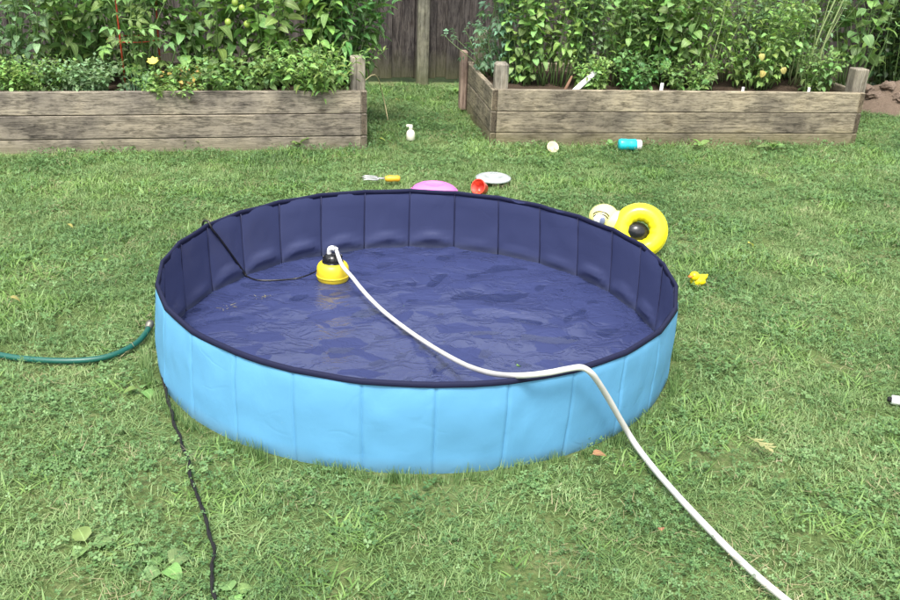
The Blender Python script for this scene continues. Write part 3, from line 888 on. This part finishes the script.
# white disc
fr = at(493, 184, 0)
d_ = empty('flying_disc', fr, 0, 'cloudy white flying disc lying on the lawn behind the pool', 'disc')
obj('plate', lathe([(.070, .028), (.088, .030), (.098, .036), (.094, .046), (.080, .051), (.046, .052), (.040, .046), (.030, .046), (.026, .060), (.010, .062)], 40), M_clear, d_)
obj('rim', xf(torus(.094, .009, 40, 10), T(0, 0, .036)), M_clear, d_)
# red cup
rc = at(483, 195, 0)
u_ = empty('toy_cup', rc, 0, 'small red plastic toy cup by the white disc', 'toy cup')
obj('cup', xf(lathe([(.030, 0), (.033, .002), (.042, .055), (.044, .060), (.040, .060), (.030, .012), (.005, .010)], 24), T(0, .02, .030) @ Matrix.Rotation(R(62), 4, 'X') @ Matrix.Rotation(R(-30), 4, 'Y')), M_red, u_)
obj('lip', xf(torus(.042, .0035, 24, 8), T(0, .02, .030) @ Matrix.Rotation(R(62), 4, 'X') @ Matrix.Rotation(R(-30), 4, 'Y') @ T(0, 0, .060)), M_red, u_)
# hand fork
hf = at(380, 186, 0)
h_ = empty('hand_fork', hf, R(10), 'small grey-tined hand fork with orange handle behind the pool', 'garden tool')
for k, dy in enumerate((-.035, 0, .035)):
    pth = spline([(-.012, dy*.6, .045), (-.03, dy, .046), (-.07, dy, .050), (-.10, dy, .046)], 4)
    obj('tine', tube([Vector(p) for p in pth], [.0050]*(len(pth)-3)+[.0042, .003, .0015], 6), M_tine, h_)
obj('crossbar', tube([Vector((-.013, -.026, .045)), Vector((-.013, .026, .045))], .0055, 6), M_tine, h_)
obj('ferrule', tube([Vector((-.015, 0, .045)), Vector((.03, 0, .044))], .006, 8), M_tine, h_)
obj('handle', xf(lathe([(.010, 0), (.016, .008), (.019, .03), (.016, .055), (.018, .075), (.012, .085)], 16), T(.028, 0, .043) @ Matrix.Rotation(R(90), 4, 'Y')), M_hand, h_)
# white bottle standing in the gap between the beds
wb = at(410.5, 141, 0)
o = empty('small_bottle', wb, 0, 'small white bottle standing on the grass between the beds', 'bottle')
obj('body', lathe([(.025, .008), (.029, .012), (.029, .055), (.022, .070), (.012, .078), (.010, .084)], 20), M_cream, o)
cp_ = obj('cap', lathe([(.012, .083), (.013, .085), (.013, .102), (.010, .105)], 16), M_cream, o)
obj('nozzle', xf(box(-.030, .012, -.008, .008, .096, .112, .003), T(0, 0, 0)), M_cream, cp_, False)
# teal bottle on its side
tb = at(629, 151, 0)
o = empty('drink_bottle', tb, R(6), 'turquoise bottle with white cap lying by the right bed', 'bottle')
q = T(-.078, 0, .045) @ Matrix.Rotation(R(90), 4, 'Y')
obj('body', xf(lathe([(.020, 0), (.034, .004), (.038, .012), (.038, .055), (.034, .065), (.036, .078), (.037, .115), (.030, .124)], 24), q), M_teal, o)
obj('cap', xf(lathe([(.030, .122), (.033, .124), (.033, .150), (.028, .156), (.010, .157)], 20), q), M_white, o)
# cream half shell toy
cs = at(551, 152, 0)
o = empty('toy_scoop', cs, R(15), 'small cream coloured toy lying in front of right bed', 'toy')
obj('scoop', xf(lathe([(.004, 0), (.022, .006), (.036, .020), (.040, .034), (.037, .034), (.020, .012), (.003, .008)], 20), T(0, 0, .022) @ Matrix.Rotation(R(55), 4, 'X')), M_tan, o)
# white cap at right edge
wcp = at(894, 407, 0)
o = empty('bottle_cap', wcp, 0, 'small white plastic cap with dark ends at the right edge', 'cap')
q = T(0, 0, .026) @ Matrix.Rotation(R(90), 4, 'Y') @ Matrix.Rotation(R(15), 4, 'X')
obj('cap', xf(lathe([(.013, -.014), (.0155, -.012), (.0155, .012), (.013, .014)], 20), q), M_white, o)
obj('dark_end', xf(lathe([(.010, .013), (.010, .030), (.007, .033)], 14), q), M_cord, o)
obj('dark_end', xf(lathe([(.006, -.026), (.009, -.024), (.009, -.013)], 14), q), M_cord, o)

# ------------------------------------------------------------------ leaves
def leaf_template(L=1.0, wd=.5, peti=.18, fold=.22, droop=.25, seg=6, shape='ovate', lobes=None):
    """unit leaf along +X, returns V (n,3), quads, uv"""
    V, Fc, uv = [], [], []
    V += [(0, -.008, 0), (0, .008, 0), (peti, .008, .01), (peti, -.008, .01)]; uv += [(.5, 0)]*4; Fc.append((0, 3, 2, 1))
    for i in range(seg+1):
        t = i/seg
        if shape == 'ovate': ww = wd*.5*(t**.55*(1-t)**.8)/.418 if 0 < t < 1 else .004
        elif shape == 'lance': ww = wd*.5*math.sin(math.pi*t**.75) if 0 < t < 1 else .003
        else: ww = wd*.5*(t**.36*(1-t)**.62)/.51 if 0 < t < 1 else .006
        if lobes and 0 < i < seg: ww *= lobes[i % len(lobes)]
        x_ = peti + (1-peti)*t; z_ = .01 + .06*math.sin(math.pi*t) - droop*t*t
        e = ww*fold*2
        V += [(x_, -ww, z_+e), (x_, 0, z_), (x_, ww, z_+e)]; uv += [(0, t), (.5, t), (1, t)]
    for i in range(seg):
        a = 4+3*i
        Fc += [(a, a+3, a+4, a+1), (a+1, a+4, a+5, a+2)]
    return np.array(V)*L, Fc, np.array(uv)
def compound(nl=5, wd=.45, seed=0):
    g = np.random.default_rng(seed); V, Fc, uv = np.zeros((0, 3)), [], np.zeros((0, 2))
    ds = [(1.0, 0, .42)] + [(x_, s, z_) for x_, z_ in ((.62, .36), (.34, .30))[:(nl-1)//2] for s in (-1, 1)]
    base = np.array([(0, -.012, 0), (0, .012, 0), (.62, .006, .03), (.62, -.006, .03)]); V = base; Fc = [(0, 3, 2, 1)]; uv = np.full((4, 2), .5)
    for x_, s, sz in ds:
        v, f, u = leaf_template(1, wd, .1, .2, .35, 4, 'ovate', (1, .8, 1.1, .85))
        a = s*R(62)+g.normal(0, .12) if s else 0
        v = v*sz; ca, sa = math.cos(a), math.sin(a)
        v = np.stack([v[:, 0]*ca-v[:, 1]*sa, v[:, 0]*sa+v[:, 1]*ca, v[:, 2]-abs(s)*.06*v[:, 0]], 1)
        v[:, 0] += (x_ if s else .60); v[:, 2] += .03
        n0 = len(V); V = np.vstack([V, v]); Fc += [tuple(q+n0 for q in ff) for ff in f]; uv = np.vstack([uv, u])
    return V, Fc, uv
TPL = {
 'ovate': [leaf_template(1, w_, .16, fo, dr) for w_, fo, dr in ((.54, .14, .28), (.60, .08, .40), (.50, .22, .15), (.56, .12, .5))],
 'lance': [leaf_template(1, w_, .12, fo, dr, 6, 'lance') for w_, fo, dr in ((.36, .25, .30), (.40, .18, .5), (.30, .3, .2))],
 'heart': [leaf_template(1, w_, .22, fo, dr, 6, 'heart') for w_, fo, dr in ((.74, .08, .30), (.68, .14, .2), (.76, .10, .45))],
 'comp':  [compound(5, w_, k) for k, w_ in enumerate((.52, .46, .58))],
 'small': [leaf_template(1, w_, .1, fo, dr, 3) for w_, fo, dr in ((.56, .2, .2), (.62, .12, .35))],
}
LMESH = {}
def leaf_mesh(kind, k, mat):
    key = (kind, k, mat)
    if key not in LMESH:
        V, Fc, uv = TPL[kind][k]
        LMESH[key] = fast_mesh('leaf', V, Fc, LM[mat], True, None, uv)
    return LMESH[key]
def leaf_matrix(pos, az, el, roll, L):
    M3 = Matrix.Rotation(az, 4, 'Z') @ Matrix.Rotation(-el, 4, 'Y') @ Matrix.Rotation(roll, 4, 'X')
    return Matrix.Translation(pos) @ M3 @ Matrix.Diagonal((L, L, L, 1))
def bake_leaves(name, kind, mats, mat, parent):
    """join many small leaves into one foliage part"""
    Vs, Fs, uvs, ts, n0 = [], [], [], [], 0
    for M4, k in mats:
        V, Fc, uv = TPL[kind][k]
        A = np.array(M4); v = V @ A[:3, :3].T + A[:3, 3]
        Vs.append(v); Fs.append(np.array(Fc)+n0); uvs.append(uv); ts.append(np.full(len(v), rng.random())); n0 += len(v)
    me = fast_mesh(name, np.vstack(Vs), np.vstack(Fs), LM[mat], True, np.concatenate(ts), np.vstack(uvs))
    o = put(bpy.data.objects.new(name, me), parent); o['kind'] = 'stuff'
    return o
DENS, WIDE, BIGL = 2.9, 1.3, 1.08
def plant(name, label, cat, base, height, n_st, spread, kind, leaf, every, mat, single, stem_mat=M_stem, lean=(0, 0), stem_r=.005, low=.1, el0=.5, el1=-.5, pair=True, group=None, top=None):
    """base world point; spread = how far stems lean out; single = number of leaves that are parts of their own"""
    g = np.random.default_rng(abs(hash(label)) % 1000 + 3 if False else sum(map(ord, label)) % 9973)
    root = empty(name, base, 0, label, cat, group)
    leaves, stems = [], []
    n_st = int(n_st*DENS); spread *= WIDE; leaf *= BIGL
    for s in range(n_st):
        a = g.random()*6.283; rr = math.sqrt((s+.5)/n_st)
        b0 = Vector((math.cos(a)*spread*.45*rr, math.sin(a)*spread*.4*rr, 0))
        H = height*g.uniform(.85, 1.15)*(1.08-.18*rr)
        dx, dy = math.cos(a)*spread*rr + lean[0], math.sin(a)*spread*rr*.8 + lean[1]
        w1, w2 = g.normal(0, .03), g.normal(0, .03)
        def P(t): return b0 + Vector((dx*t**1.25 + w1*math.sin(t*5), dy*t**1.25 + w2*math.sin(t*4.3), H*t))
        ns = 8; path = [P(i/ns) for i in range(ns+1)]
        stems.append(tube(path, [stem_r*(1-.65*i/ns) for i in range(ns+1)], 5))
        L_ = sum((path[i+1]-path[i]).length for i in range(ns)); nn = max(2, int(L_*(1-low)/every)); az = g.random()*6.283
        for q in range(nn+1):
            t = low + (1-low)*q/nn
            az += 1.571 if pair else 2.4
            for side in ((0, math.pi) if pair else (0,)):
                if g.random() < .08: continue
                el = el0*t + el1*(1-t) + g.normal(0, .28)
                sz = leaf*g.uniform(.7, 1.15)*(1 - .45*max(0, t-.7)/.3)*(.8+.2*t)
                leaves.append((P(t), az+side+g.normal(0, .3), el, g.normal(0, .35), sz))
        leaves.append((P(1.0), g.random()*6.283, 1.0, 0, leaf*.6))
    V, Fc = join(*stems)
    obj('stem', (V, Fc), stem_mat, root)
    nk = len(TPL[kind])
    order = list(range(len(leaves)))
    # the leaves that show largest (to the camera's side) become parts of their own
    order.sort(key=lambda i: leaves[i][0].y*2.2 - leaves[i][4]*4)
    bulk = []
    for c, i in enumerate(order):
        pos, az, el, ro, sz = leaves[i]
        M4 = leaf_matrix(pos, az, el, ro, sz); k = int(g.integers(nk))
        if c < single and (base.z+pos.z) < 1.15:
            o = bpy.data.objects.new('leaf', leaf_mesh(kind, k, mat)); C.objects.link(o); o.parent = root
            o.matrix_local = M4
        else: bulk.append((M4, k))
    if bulk: bake_leaves('foliage', kind, bulk, mat, root)
    return root
def L_at(px, d, zpx=.6): return bp(LB, sfor(LB, px, d, zpx), d, .31)
def R_at(px, d, zpx=.6): return bp(RB, sfor(RB, px, d, zpx), d, .31)

# left bed
plant('leafy_plant', 'grey-green bushy plant at the far left end of left bed', 'plant', L_at(4, .45), .80, 9, .26, 'ovate', .085, .055, 'grey', 170)
plant('leafy_plant', 'tall mid-green plant between the grey-green bush and red cage', 'plant', L_at(68, .62), .85, 9, .26, 'ovate', .105, .062, 'mid', 170)
plant('herb_plant', 'low small-leaved herb at far left, spilling over the bed edge', 'herb', L_at(30, .17, .4), .22, 16, .16, 'small', .042, .022, 'light', 0, stem_r=.002)
plant('herb_plant', 'low grey-green herb left of the red cage on bed edge', 'herb', L_at(84, .19, .4), .20, 16, .17, 'small', .045, .022, 'grey', 0, stem_r=.002)
plant('tomato_plant', 'sprawling plant growing up inside the red wire cage', 'tomato plant', L_at(143, .46), .85, 7, .20, 'comp', .17, .075, 'mid', 90, pair=False)
fl = plant('flowering_plant', 'low plant carrying one yellow bloom near the red cage', 'plant', L_at(160, .20, .4), .15, 8, .10, 'small', .055, .028, 'mid', 0, stem_r=.002)
plant('leafy_plant', 'short plant with orange and yellow leaves right of yellow bloom', 'plant', L_at(186, .20, .4), .15, 3, .08, 'ovate', .05, .035, 'orange', 30, stem_r=.003)
plant('leafy_plant', 'small green plant under the orange and yellow leaves', 'plant', L_at(172, .12, .4), .10, 9, .14, 'small', .045, .022, 'light', 0, stem_r=.002)
b6 = plant('leafy_plant', 'broad-leaved plant with small round green fruit in left bed', 'plant', L_at(215, .52), .85, 9, .27, 'ovate', .12, .066, 'mid', 200)
plant('bush_plant', 'dense bright green bush filling the middle of the left bed', 'bush', L_at(280, .50), .85, 10, .28, 'ovate', .115, .060, 'light', 220)
b7 = plant('bush_plant', 'dense dark green bush overhanging the left bed corner post', 'bush', L_at(338, .55), .90, 12, .21, 'lance', .120, .050, 'dark', 280, lean=(.03, 0), el1=-.7)
plant('bush_plant', 'low fresh green shoots in front of the dark bush', 'plant', L_at(312, .18, .45), .30, 12, .24, 'lance', .075, .038, 'light', 120)
plant('herb_plant', 'low leafy growth along bed edge below the fruiting plant', 'plant', L_at(240, .16, .4), .22, 12, .20, 'ovate', .065, .036, 'mid', 60, stem_r=.003)
# yellow bloom
fp = at(154, 65, .50)
dd_ = (fp - Vector((0, 0, HC))); sc_ = ((fl.location - Vector((0, 0, HC))).dot(Vector((0, 1, 0))))/dd_.y
fp = Vector((0, 0, HC)) + dd_*sc_
lp = fp-fl.location
fst = obj('flower_stalk', tube(spline([(0, 0, 0), (lp.x*.5, lp.y*.5, lp.z*.6), tuple(lp)], 4), .0025, 5), M_stem, fl)
for k in range(7):
    v, f, u = leaf_template(1, .75, .05, .2, -.3, 3, 'heart')
    M4 = Matrix.Translation(lp) @ Matrix.Rotation(R(30), 4, 'X') @ Matrix.Rotation(k*.898, 4, 'Z') @ Matrix.Rotation(-.5, 4, 'Y') @ Matrix.Diagonal((.052, .052, .052, 1))
    obj('petal', ([tuple(M4 @ Vector(q_)) for q_ in v], f), M_petal, fst)
# blue-green grassy clump
gc = L_at(138, .13, .4)
o = empty('onion_clump', gc, 0, 'thin upright blue-green blades at the foot of red cage', 'plant')
t_ = tuft('blade_clump', 46, .09, (.08, .17), (.003, .006), (.02, .3), (.0, .5), LM['blue'], 401, 4)
C.objects.link(t_); t_.parent = o; t_.name = 'blades'; t_['kind'] = 'stuff'
# fruit on the fruiting plant
for (px, py) in ((235, 2), (242, 8), (228, 22), (247, 24)):
    d_ = ray(px, py); t = (b6.location.y-.16)/d_.y; p_ = Vector((0, 0, HC))+d_*t - b6.location
    obj('fruit', xf(ellipsoid(.021, .021, .023, 16, 10), T(*p_)), M_fruit, b6)
    obj('fruit_stalk', tube([p_+Vector((0, 0, .02)), p_+Vector((.01, .05, .06)), p_+Vector((.0, .12, .07))], .002, 5), M_stem, b6)
# dry stem drooping over the corner
s0 = bp(LB, LB.len-.06, .12, .36)-b7.location
obj('dry_stem', tube(spline([tuple(s0), tuple(at(375, 83, .34)-b7.location+Vector((0, -.02, .06))), tuple(at(383, 96, .22)-b7.location), tuple(at(388, 120, .06)-b7.location)], 5), .0035, 5), M_dry, b7)

# red cage
cg = L_at(133, .52, .6)
cage = empty('tomato_cage', cg, 0, 'red wire plant cage standing in the left bed', 'plant cage')
for k in range(3):
    a = R(-100)+k*math.pi*2/3
    obj('rod', tube([Vector((math.cos(a)*.150, math.sin(a)*.15, -.05)), Vector((math.cos(a)*.17, math.sin(a)*.17, .95))], .0055, 7), M_cage, cage)
for z in (.30, .62, .9): obj('hoop', xf(torus(.15+.02*(z+.05), .0036, 36, 6), T(0, 0, z)), M_cage, cage)

DENS, WIDE, BIGL = 3.0, 1.25, .98
# right bed
plant('leafy_plant', 'blue-green vine leaves hanging over the right bed left end', 'plant', bp(RB, .16, .80, .31), .32, 6, .17, 'comp', .12, .06, 'blue', 60, lean=(-.05, 0), pair=False)
plant('tomato_plant', 'tall blue-green plant at the left corner of right bed', 'tomato plant', R_at(514, .60), .88, 7, .15, 'comp', .17, .075, 'blue', 110, pair=False)
plant('tomato_plant', 'fresh green plant behind the front left post of right bed', 'plant', R_at(526, .50), .80, 4, .13, 'heart', .085, .06, 'light', 70)
plant('leafy_plant', 'bright green leafy plant with bare lower stems, right bed', 'plant', R_at(556, .48), .80, 8, .20, 'ovate', .085, .052, 'light', 160, low=.28)
plant('leafy_plant', 'narrow upright pale green plant above the white pipe', 'plant', R_at(586, .50), .86, 7, .11, 'small', .055, .030, 'grey', 0, low=.2)
plant('leafy_plant', 'low bright plant just right of the white pipe', 'plant', R_at(594, .25, .42), .22, 9, .10, 'small', .055, .03, 'light', 0, stem_r=.002)
plant('leafy_plant', 'dense mid-green plant in the middle of right bed', 'plant', R_at(622, .55), .84, 9, .22, 'ovate', .075, .05, 'mid', 160, low=.25)
plant('bean_plant', 'heart-leaved plant with drooping leaves near white plant marker', 'plant', R_at(664, .50), .82, 8, .20, 'heart', .095, .065, 'mid', 150, low=.2)
plant('leafy_plant', 'pale yellowish plant with slanting stalks in right bed', 'plant', R_at(702, .55), .86, 8, .20, 'lance', .095, .052, 'light', 170, low=.25, stem_mat=M_pstem)
yl = plant('leafy_plant', 'full light green plant carrying three yellow leaves', 'plant', R_at(760, .45), .70, 11, .24, 'ovate', .070, .042, 'light', 220, low=.12)
plant('leafy_plant', 'tall feathery grey-green plant behind the yellow-leaved one', 'plant', R_at(742, .72), .92, 8, .26, 'lance', .080, .040, 'grey', 120, low=.3, stem_mat=M_pstem)
plant('leafy_plant', 'short leafy plant left of the right bed end post', 'plant', R_at(812, .32, .45), .28, 8, .13, 'ovate', .065, .042, 'mid', 60)
ts_ = plant('stalk_plant', 'tall thin pale stalks leaning right in the right bed', 'plant', R_at(806, .60), .90, 6, .16, 'lance', .060, .060, 'grey', 60, low=.35, stem_mat=M_pstem, lean=(.10, 0))
for dx in (0, .06):
    obj('seed_stalk', tube(spline([(dx, -.12, .05), (dx+.03, -.12, .35), (dx+.10, -.12, .62), (dx+.18, -.12, .88)], 5), .0055, 6), M_pstem, ts_)
plant('pepper_plant', 'large smooth-leaved plant above the right bed end post', 'plant', R_at(858, .55), .86, 7, .20, 'heart', .125, .085, 'mid', 110, low=.3, pair=False)
plant('shrub', 'dark shrub in the shade beyond the right bed end', 'shrub', at(893, 97, 0), 1.0, 16, .26, 'ovate', .085, .05, 'deep', 200)  # leaf colour itself is a very dark green
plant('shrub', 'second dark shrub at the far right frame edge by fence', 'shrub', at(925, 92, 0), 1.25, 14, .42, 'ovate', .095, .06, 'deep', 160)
plant('bush_plant', 'leafy green plant at the back of the left bed by fence', 'plant', L_at(110, .90), .90, 9, .30, 'ovate', .10, .07, 'dark', 0)
plant('bush_plant', 'dark green growth at the back of right bed centre', 'plant', R_at(640, .92), .95, 12, .36, 'ovate', .09, .06, 'mid', 0)
plant('bush_plant', 'green growth at the back of right bed, right half', 'plant', R_at(780, .92), .85, 10, .30, 'ovate', .09, .06, 'mid', 0)
plant('herb_plant', 'low leaves on soil in front of the heart-leaved plant', 'plant', R_at(690, .30, .42), .20, 9, .18, 'ovate', .065, .040, 'mid', 40, stem_r=.003)
plant('herb_plant', 'low leaves on soil between the pipe and white marker', 'plant', R_at(632, .30, .42), .24, 8, .14, 'ovate', .06, .040, 'dark', 40, stem_r=.003)
# three yellow leaves
for (px, py, ro) in ((760, 58, .3), (763, 75, -.4), (781, 72, .8)):
    d_ = ray(px, py); c_ = bp(RB, sfor(RB, px, .22, .5), .20, 0); t = c_.y/d_.y
    p_ = Vector((0, 0, HC))+d_*t - yl.location
    o = bpy.data.objects.new('leaf', leaf_mesh('heart', 0, 'yellow')); C.objects.link(o); o.parent = yl
    o.matrix_local = leaf_matrix(p_+Vector((0, .02, .04)), R(-80)+ro, -.9, ro, .062); o['label'] = 'yellow leaf'
    obj('leaf_stalk', tube([p_+Vector((0, .02, .04)), p_+Vector((0, .12, .03)), Vector((0, -.02, p_.z-.02))], .0022, 5), M_pstem, yl)

# white pipe, stake, plant markers in right bed
def in_bed_pt(px, py, d):
    """point of the picture ray in the vertical plane d behind the right bed's front"""
    r_ = ray(px, py); o_ = RB.o + RB.e2*d; t = (o_-Vector((0, 0, HC))).dot(RB.e2)/r_.dot(RB.e2)
    return Vector((0, 0, HC))+r_*t
a_, b_ = in_bed_pt(572, 93, .12), in_bed_pt(595, 72, .20)
o = tag(obj('plastic_pipe', tube([Vector((0, 0, 0)), (b_-a_)*.5, b_-a_], .027, 14, .5), M_white), 'short white plastic pipe leaning out of the right bed', 'pipe')
o.location = a_
a_, b_ = in_bed_pt(564, 92, .16), in_bed_pt(572, 76, .22)
o = tag(obj('wooden_stake', tube([Vector((0, 0, 0)), (b_-a_)*.6, b_-a_], [.012, .011, .007], 6), M_rust), 'short rust-brown stake beside the white pipe', 'stake'); o.location = a_
for (px, py, wd, hh, lb) in ((662, 85, .024, .10, 'white plant marker in the middle of the right bed'), (743, 89, .020, .09, 'white plant marker just below the yellow leaves'), (809, 89.5, .020, .09, 'white plant marker nearest the right bed end post')):
    p_ = in_bed_pt(px, py, .10); V, Fc = box(-wd/2, wd/2, -.002, .002, -hh, .014, .0015)
    tag(obj('plant_marker', (V, Fc), M_white, None, False, p_, (R(-8), R(6), RB.yaw)), lb, 'plant marker', 'white markers in the right bed')

# ------------------------------------------------------------------ dug soil beyond the right bed
mc = at(886, 112, 0)
md_ = empty('soil_mound', mc, 0, 'heap of reddish brown dug soil beyond the right bed', 'soil heap')
V, Fc = [], []; nr, na = 18, 40
for j in range(nr+1):
    for i in range(na):
        a = 2*math.pi*i/na; t = j/nr; r_ = t*.62*(1+.25*noise.noise((math.cos(a)*2, math.sin(a)*2, 3)))
        x_, y_ = r_*math.cos(a)*1.1, r_*math.sin(a)*.9
        h = .20*(1-t**1.5)*(1+.5*noise.noise((x_*5, y_*5, 1))) + .05*noise.noise((x_*14, y_*14, 2))*(1-t) + .02*noise.noise((x_*34, y_*34, 2))*(1-t)
        V.append((x_+.28, y_+.30, h-.01 if t < 1 else -.03))
Fc = [(j*na+i, (j+1)*na+i, (j+1)*na+(i+1) % na, j*na+(i+1) % na) for j in range(nr) for i in range(na)]
obj('heap', (V, Fc), M_mound, md_)
for k, (x_, y_, z_, s) in enumerate(((-.06, .10, .13, .075), (.10, .0, .12, .085), (-.02, .02, .06, .07), (.22, .05, .11, .07), (.05, .18, .2, .07), (-.12, .2, .17, .06), (.30, -.05, .05, .06))):
    v, f = ellipsoid(s, s*.8, s*.6, 14, 9)
    v = [tuple(Vector(q_)*(1+.55*noise.noise((q_[0]*14+k*5, q_[1]*14, q_[2]*14))+.35*noise.noise((q_[0]*40+k*5, q_[1]*40, q_[2]*40)))) for q_ in v]
    obj('clod', xf((v, f), T(x_, y_, z_-.02) @ Matrix.Rotation(k*1.3, 4, 'Z')), M_rock, md_, False)

# ------------------------------------------------------------------ broad weeds and fallen leaves in the lawn
def weed(px, py, nl, L, label, kind='heart', up=.2):
    if kind == 'heart': nl = max(3, nl-2); L *= .72; up = .25
    p_ = at(px, py, 0); r_ = empty('broadleaf_weed', p_, 0, label, 'weed', 'broad-leaved weeds in the lawn')
    g = np.random.default_rng(int(px*7+py))
    a0 = g.random()*6.28
    for k in range(nl):
        o = bpy.data.objects.new('leaf', leaf_mesh(kind, int(g.integers(3)), 'weed')); C.objects.link(o); o.parent = r_
        o.matrix_local = leaf_matrix(Vector((0, 0, .010 if kind == 'heart' else .022)), a0+k*6.283/nl+g.normal(0, .25), up+g.normal(0, .12), g.normal(0, .2), L*g.uniform(.75, 1.15))
    return r_
weed(164, 571, 6, .10, 'broad pale-leaved weed near the lower left, beside the black cord')
weed(88, 549, 5, .085, 'broad-leaved weed left of the black cord, near bottom')
weed(141, 393, 5, .075, 'pale weed left of the pool below the green hose end')
weed(234, 597, 5, .07, 'pale weed at the bottom edge beside the black cord')
weed(300, 149, 6, .09, 'weed at the foot of the left bed front', 'ovate', .7)
weed(193, 149, 6, .10, 'tufted weed growing against the left bed boards', 'lance', .9)
weed(700, 150, 6, .08, 'weed at the foot of right bed middle', 'ovate', .7)
weed(772, 152, 6, .09, 'leafy weed against the right bed boards', 'ovate', .6)
weed(455, 95, 5, .08, 'weed on the grass path near the fence', 'ovate', .6)
weed(610, 150, 5, .08, 'weed beside the turquoise bottle', 'ovate', .7)

def flat_leaf(px, py, L, mat, label, oak=False, rz=0.0, z=.045, name='fallen_leaf'):
    p_ = at(px, py, z)
    if oak:
        V, Fc = [], []
        def poly(*P):
            n0 = len(V); V.extend(P); Fc.append(tuple(range(n0, n0+len(P))))
        poly((-.35, -.012, 0), (.0, -.05, .01), (.0, .05, .01), (-.35, .012, 0))
        poly((0, -.05, .01), (.45, -.08, .05), (.45, .08, .05), (0, .05, .01))
        poly((.45, -.08, .05), (.85, -.05, .03), (.85, .05, .03), (.45, .08, .05))
        poly((.85, -.05, .03), (1.0, -.10, .0), (1.15, .0, -.02), (.98, .12, .02), (.85, .05, .03))
        for t, ln, w_, sg in ((.12, .34, .09, 1), (.18, .30, .08, -1), (.45, .50, .11, 1), (.50, .44, .10, -1), (.74, .36, .09, 1), (.78, .40, .09, -1)):
            a = R(52)*sg; ca, sa = math.cos(a), math.sin(a); b0 = .06*sg
            poly((t-w_, b0*.8, .04), (t+ln*.55*ca-w_*.5, b0+ln*.55*sa, .07), (t+ln*ca, b0+ln*sa, .12), (t+ln*.62*ca+w_*.9, b0+ln*.55*sa, .06), (t+w_, b0*.8, .04))
        me = mesh('blade', ([tuple(np.array(v)*L) for v in V], Fc), LM[mat])
    else: me = leaf_mesh('ovate', 1, mat)
    o = bpy.data.objects.new(name, me); C.objects.link(o); o.location = p_; o.rotation_euler = (rng.normal(0, .15), rng.normal(0, .15), rz)
    if not oak: o.scale = (L, L, L)
    return tag(o, label, 'leaf', 'fallen leaves on the lawn')
flat_leaf(752, 439, .075, 'tan', 'tan yellow lobed fallen leaf on the lawn right of pool', True, R(-60))
flat_leaf(747, 243, .05, 'yellow', 'small yellow fallen leaf far right of the inflatable ring', False, .5)
flat_leaf(662, 532, .03, 'orange', 'small orange fallen leaf near the white hose', False, 1.5)
flat_leaf(8, 297, .045, 'yellow', 'pale fallen leaf at the left frame edge', False, .3)
flat_leaf(103, 262, .04, 'weed', 'pale green fallen leaf left of the pool', False, 1.2)
flat_leaf(66, 224, .04, 'yellow', 'pale fallen leaf on upper left lawn', False, -.4)
flat_leaf(590, 455, .05, 'orange', 'brown fallen leaf against the pool front right', False, .2)
flat_leaf(395, 99, .05, 'yellow', 'pale leaf on the grass path by left bed', False, .8)
flat_leaf(378, 138, .06, 'yellow', 'pale leaf at the right end of left bed', False, .1)
# debris in the pool
def debris(px, py, nb, rad, label, mat, Lr=(.012, .04), seed=0):
    t_ = tuft('clippings', nb, rad, Lr, (.0012, .003), (1.4, 1.6), (-.1, .1), mat, 500+seed, 2, True)
    C.objects.link(t_); p_ = at(px, py, WZ+.001); t_.location = (p_.x, p_.y, WZ+.001); t_.scale = (1, 1, .25); t_.name = 'grass_clippings'
    return tag(t_, label, 'clippings', kind='stuff')
debris(226, 305, 26, .045, 'soggy grass clippings near the pool left wall', M_straw, seed=1)
debris(264, 299, 30, .05, 'soggy grass clippings left of the pump', M_straw, seed=2)
debris(404, 306, 3, .006, 'dark speck of litter beside the white hose', M_clover, (.01, .02), 3)
flat_leaf(516, 366, .03, 'weed', 'tiny green leaf in pool near the front rim', False, .8, WZ+.004)
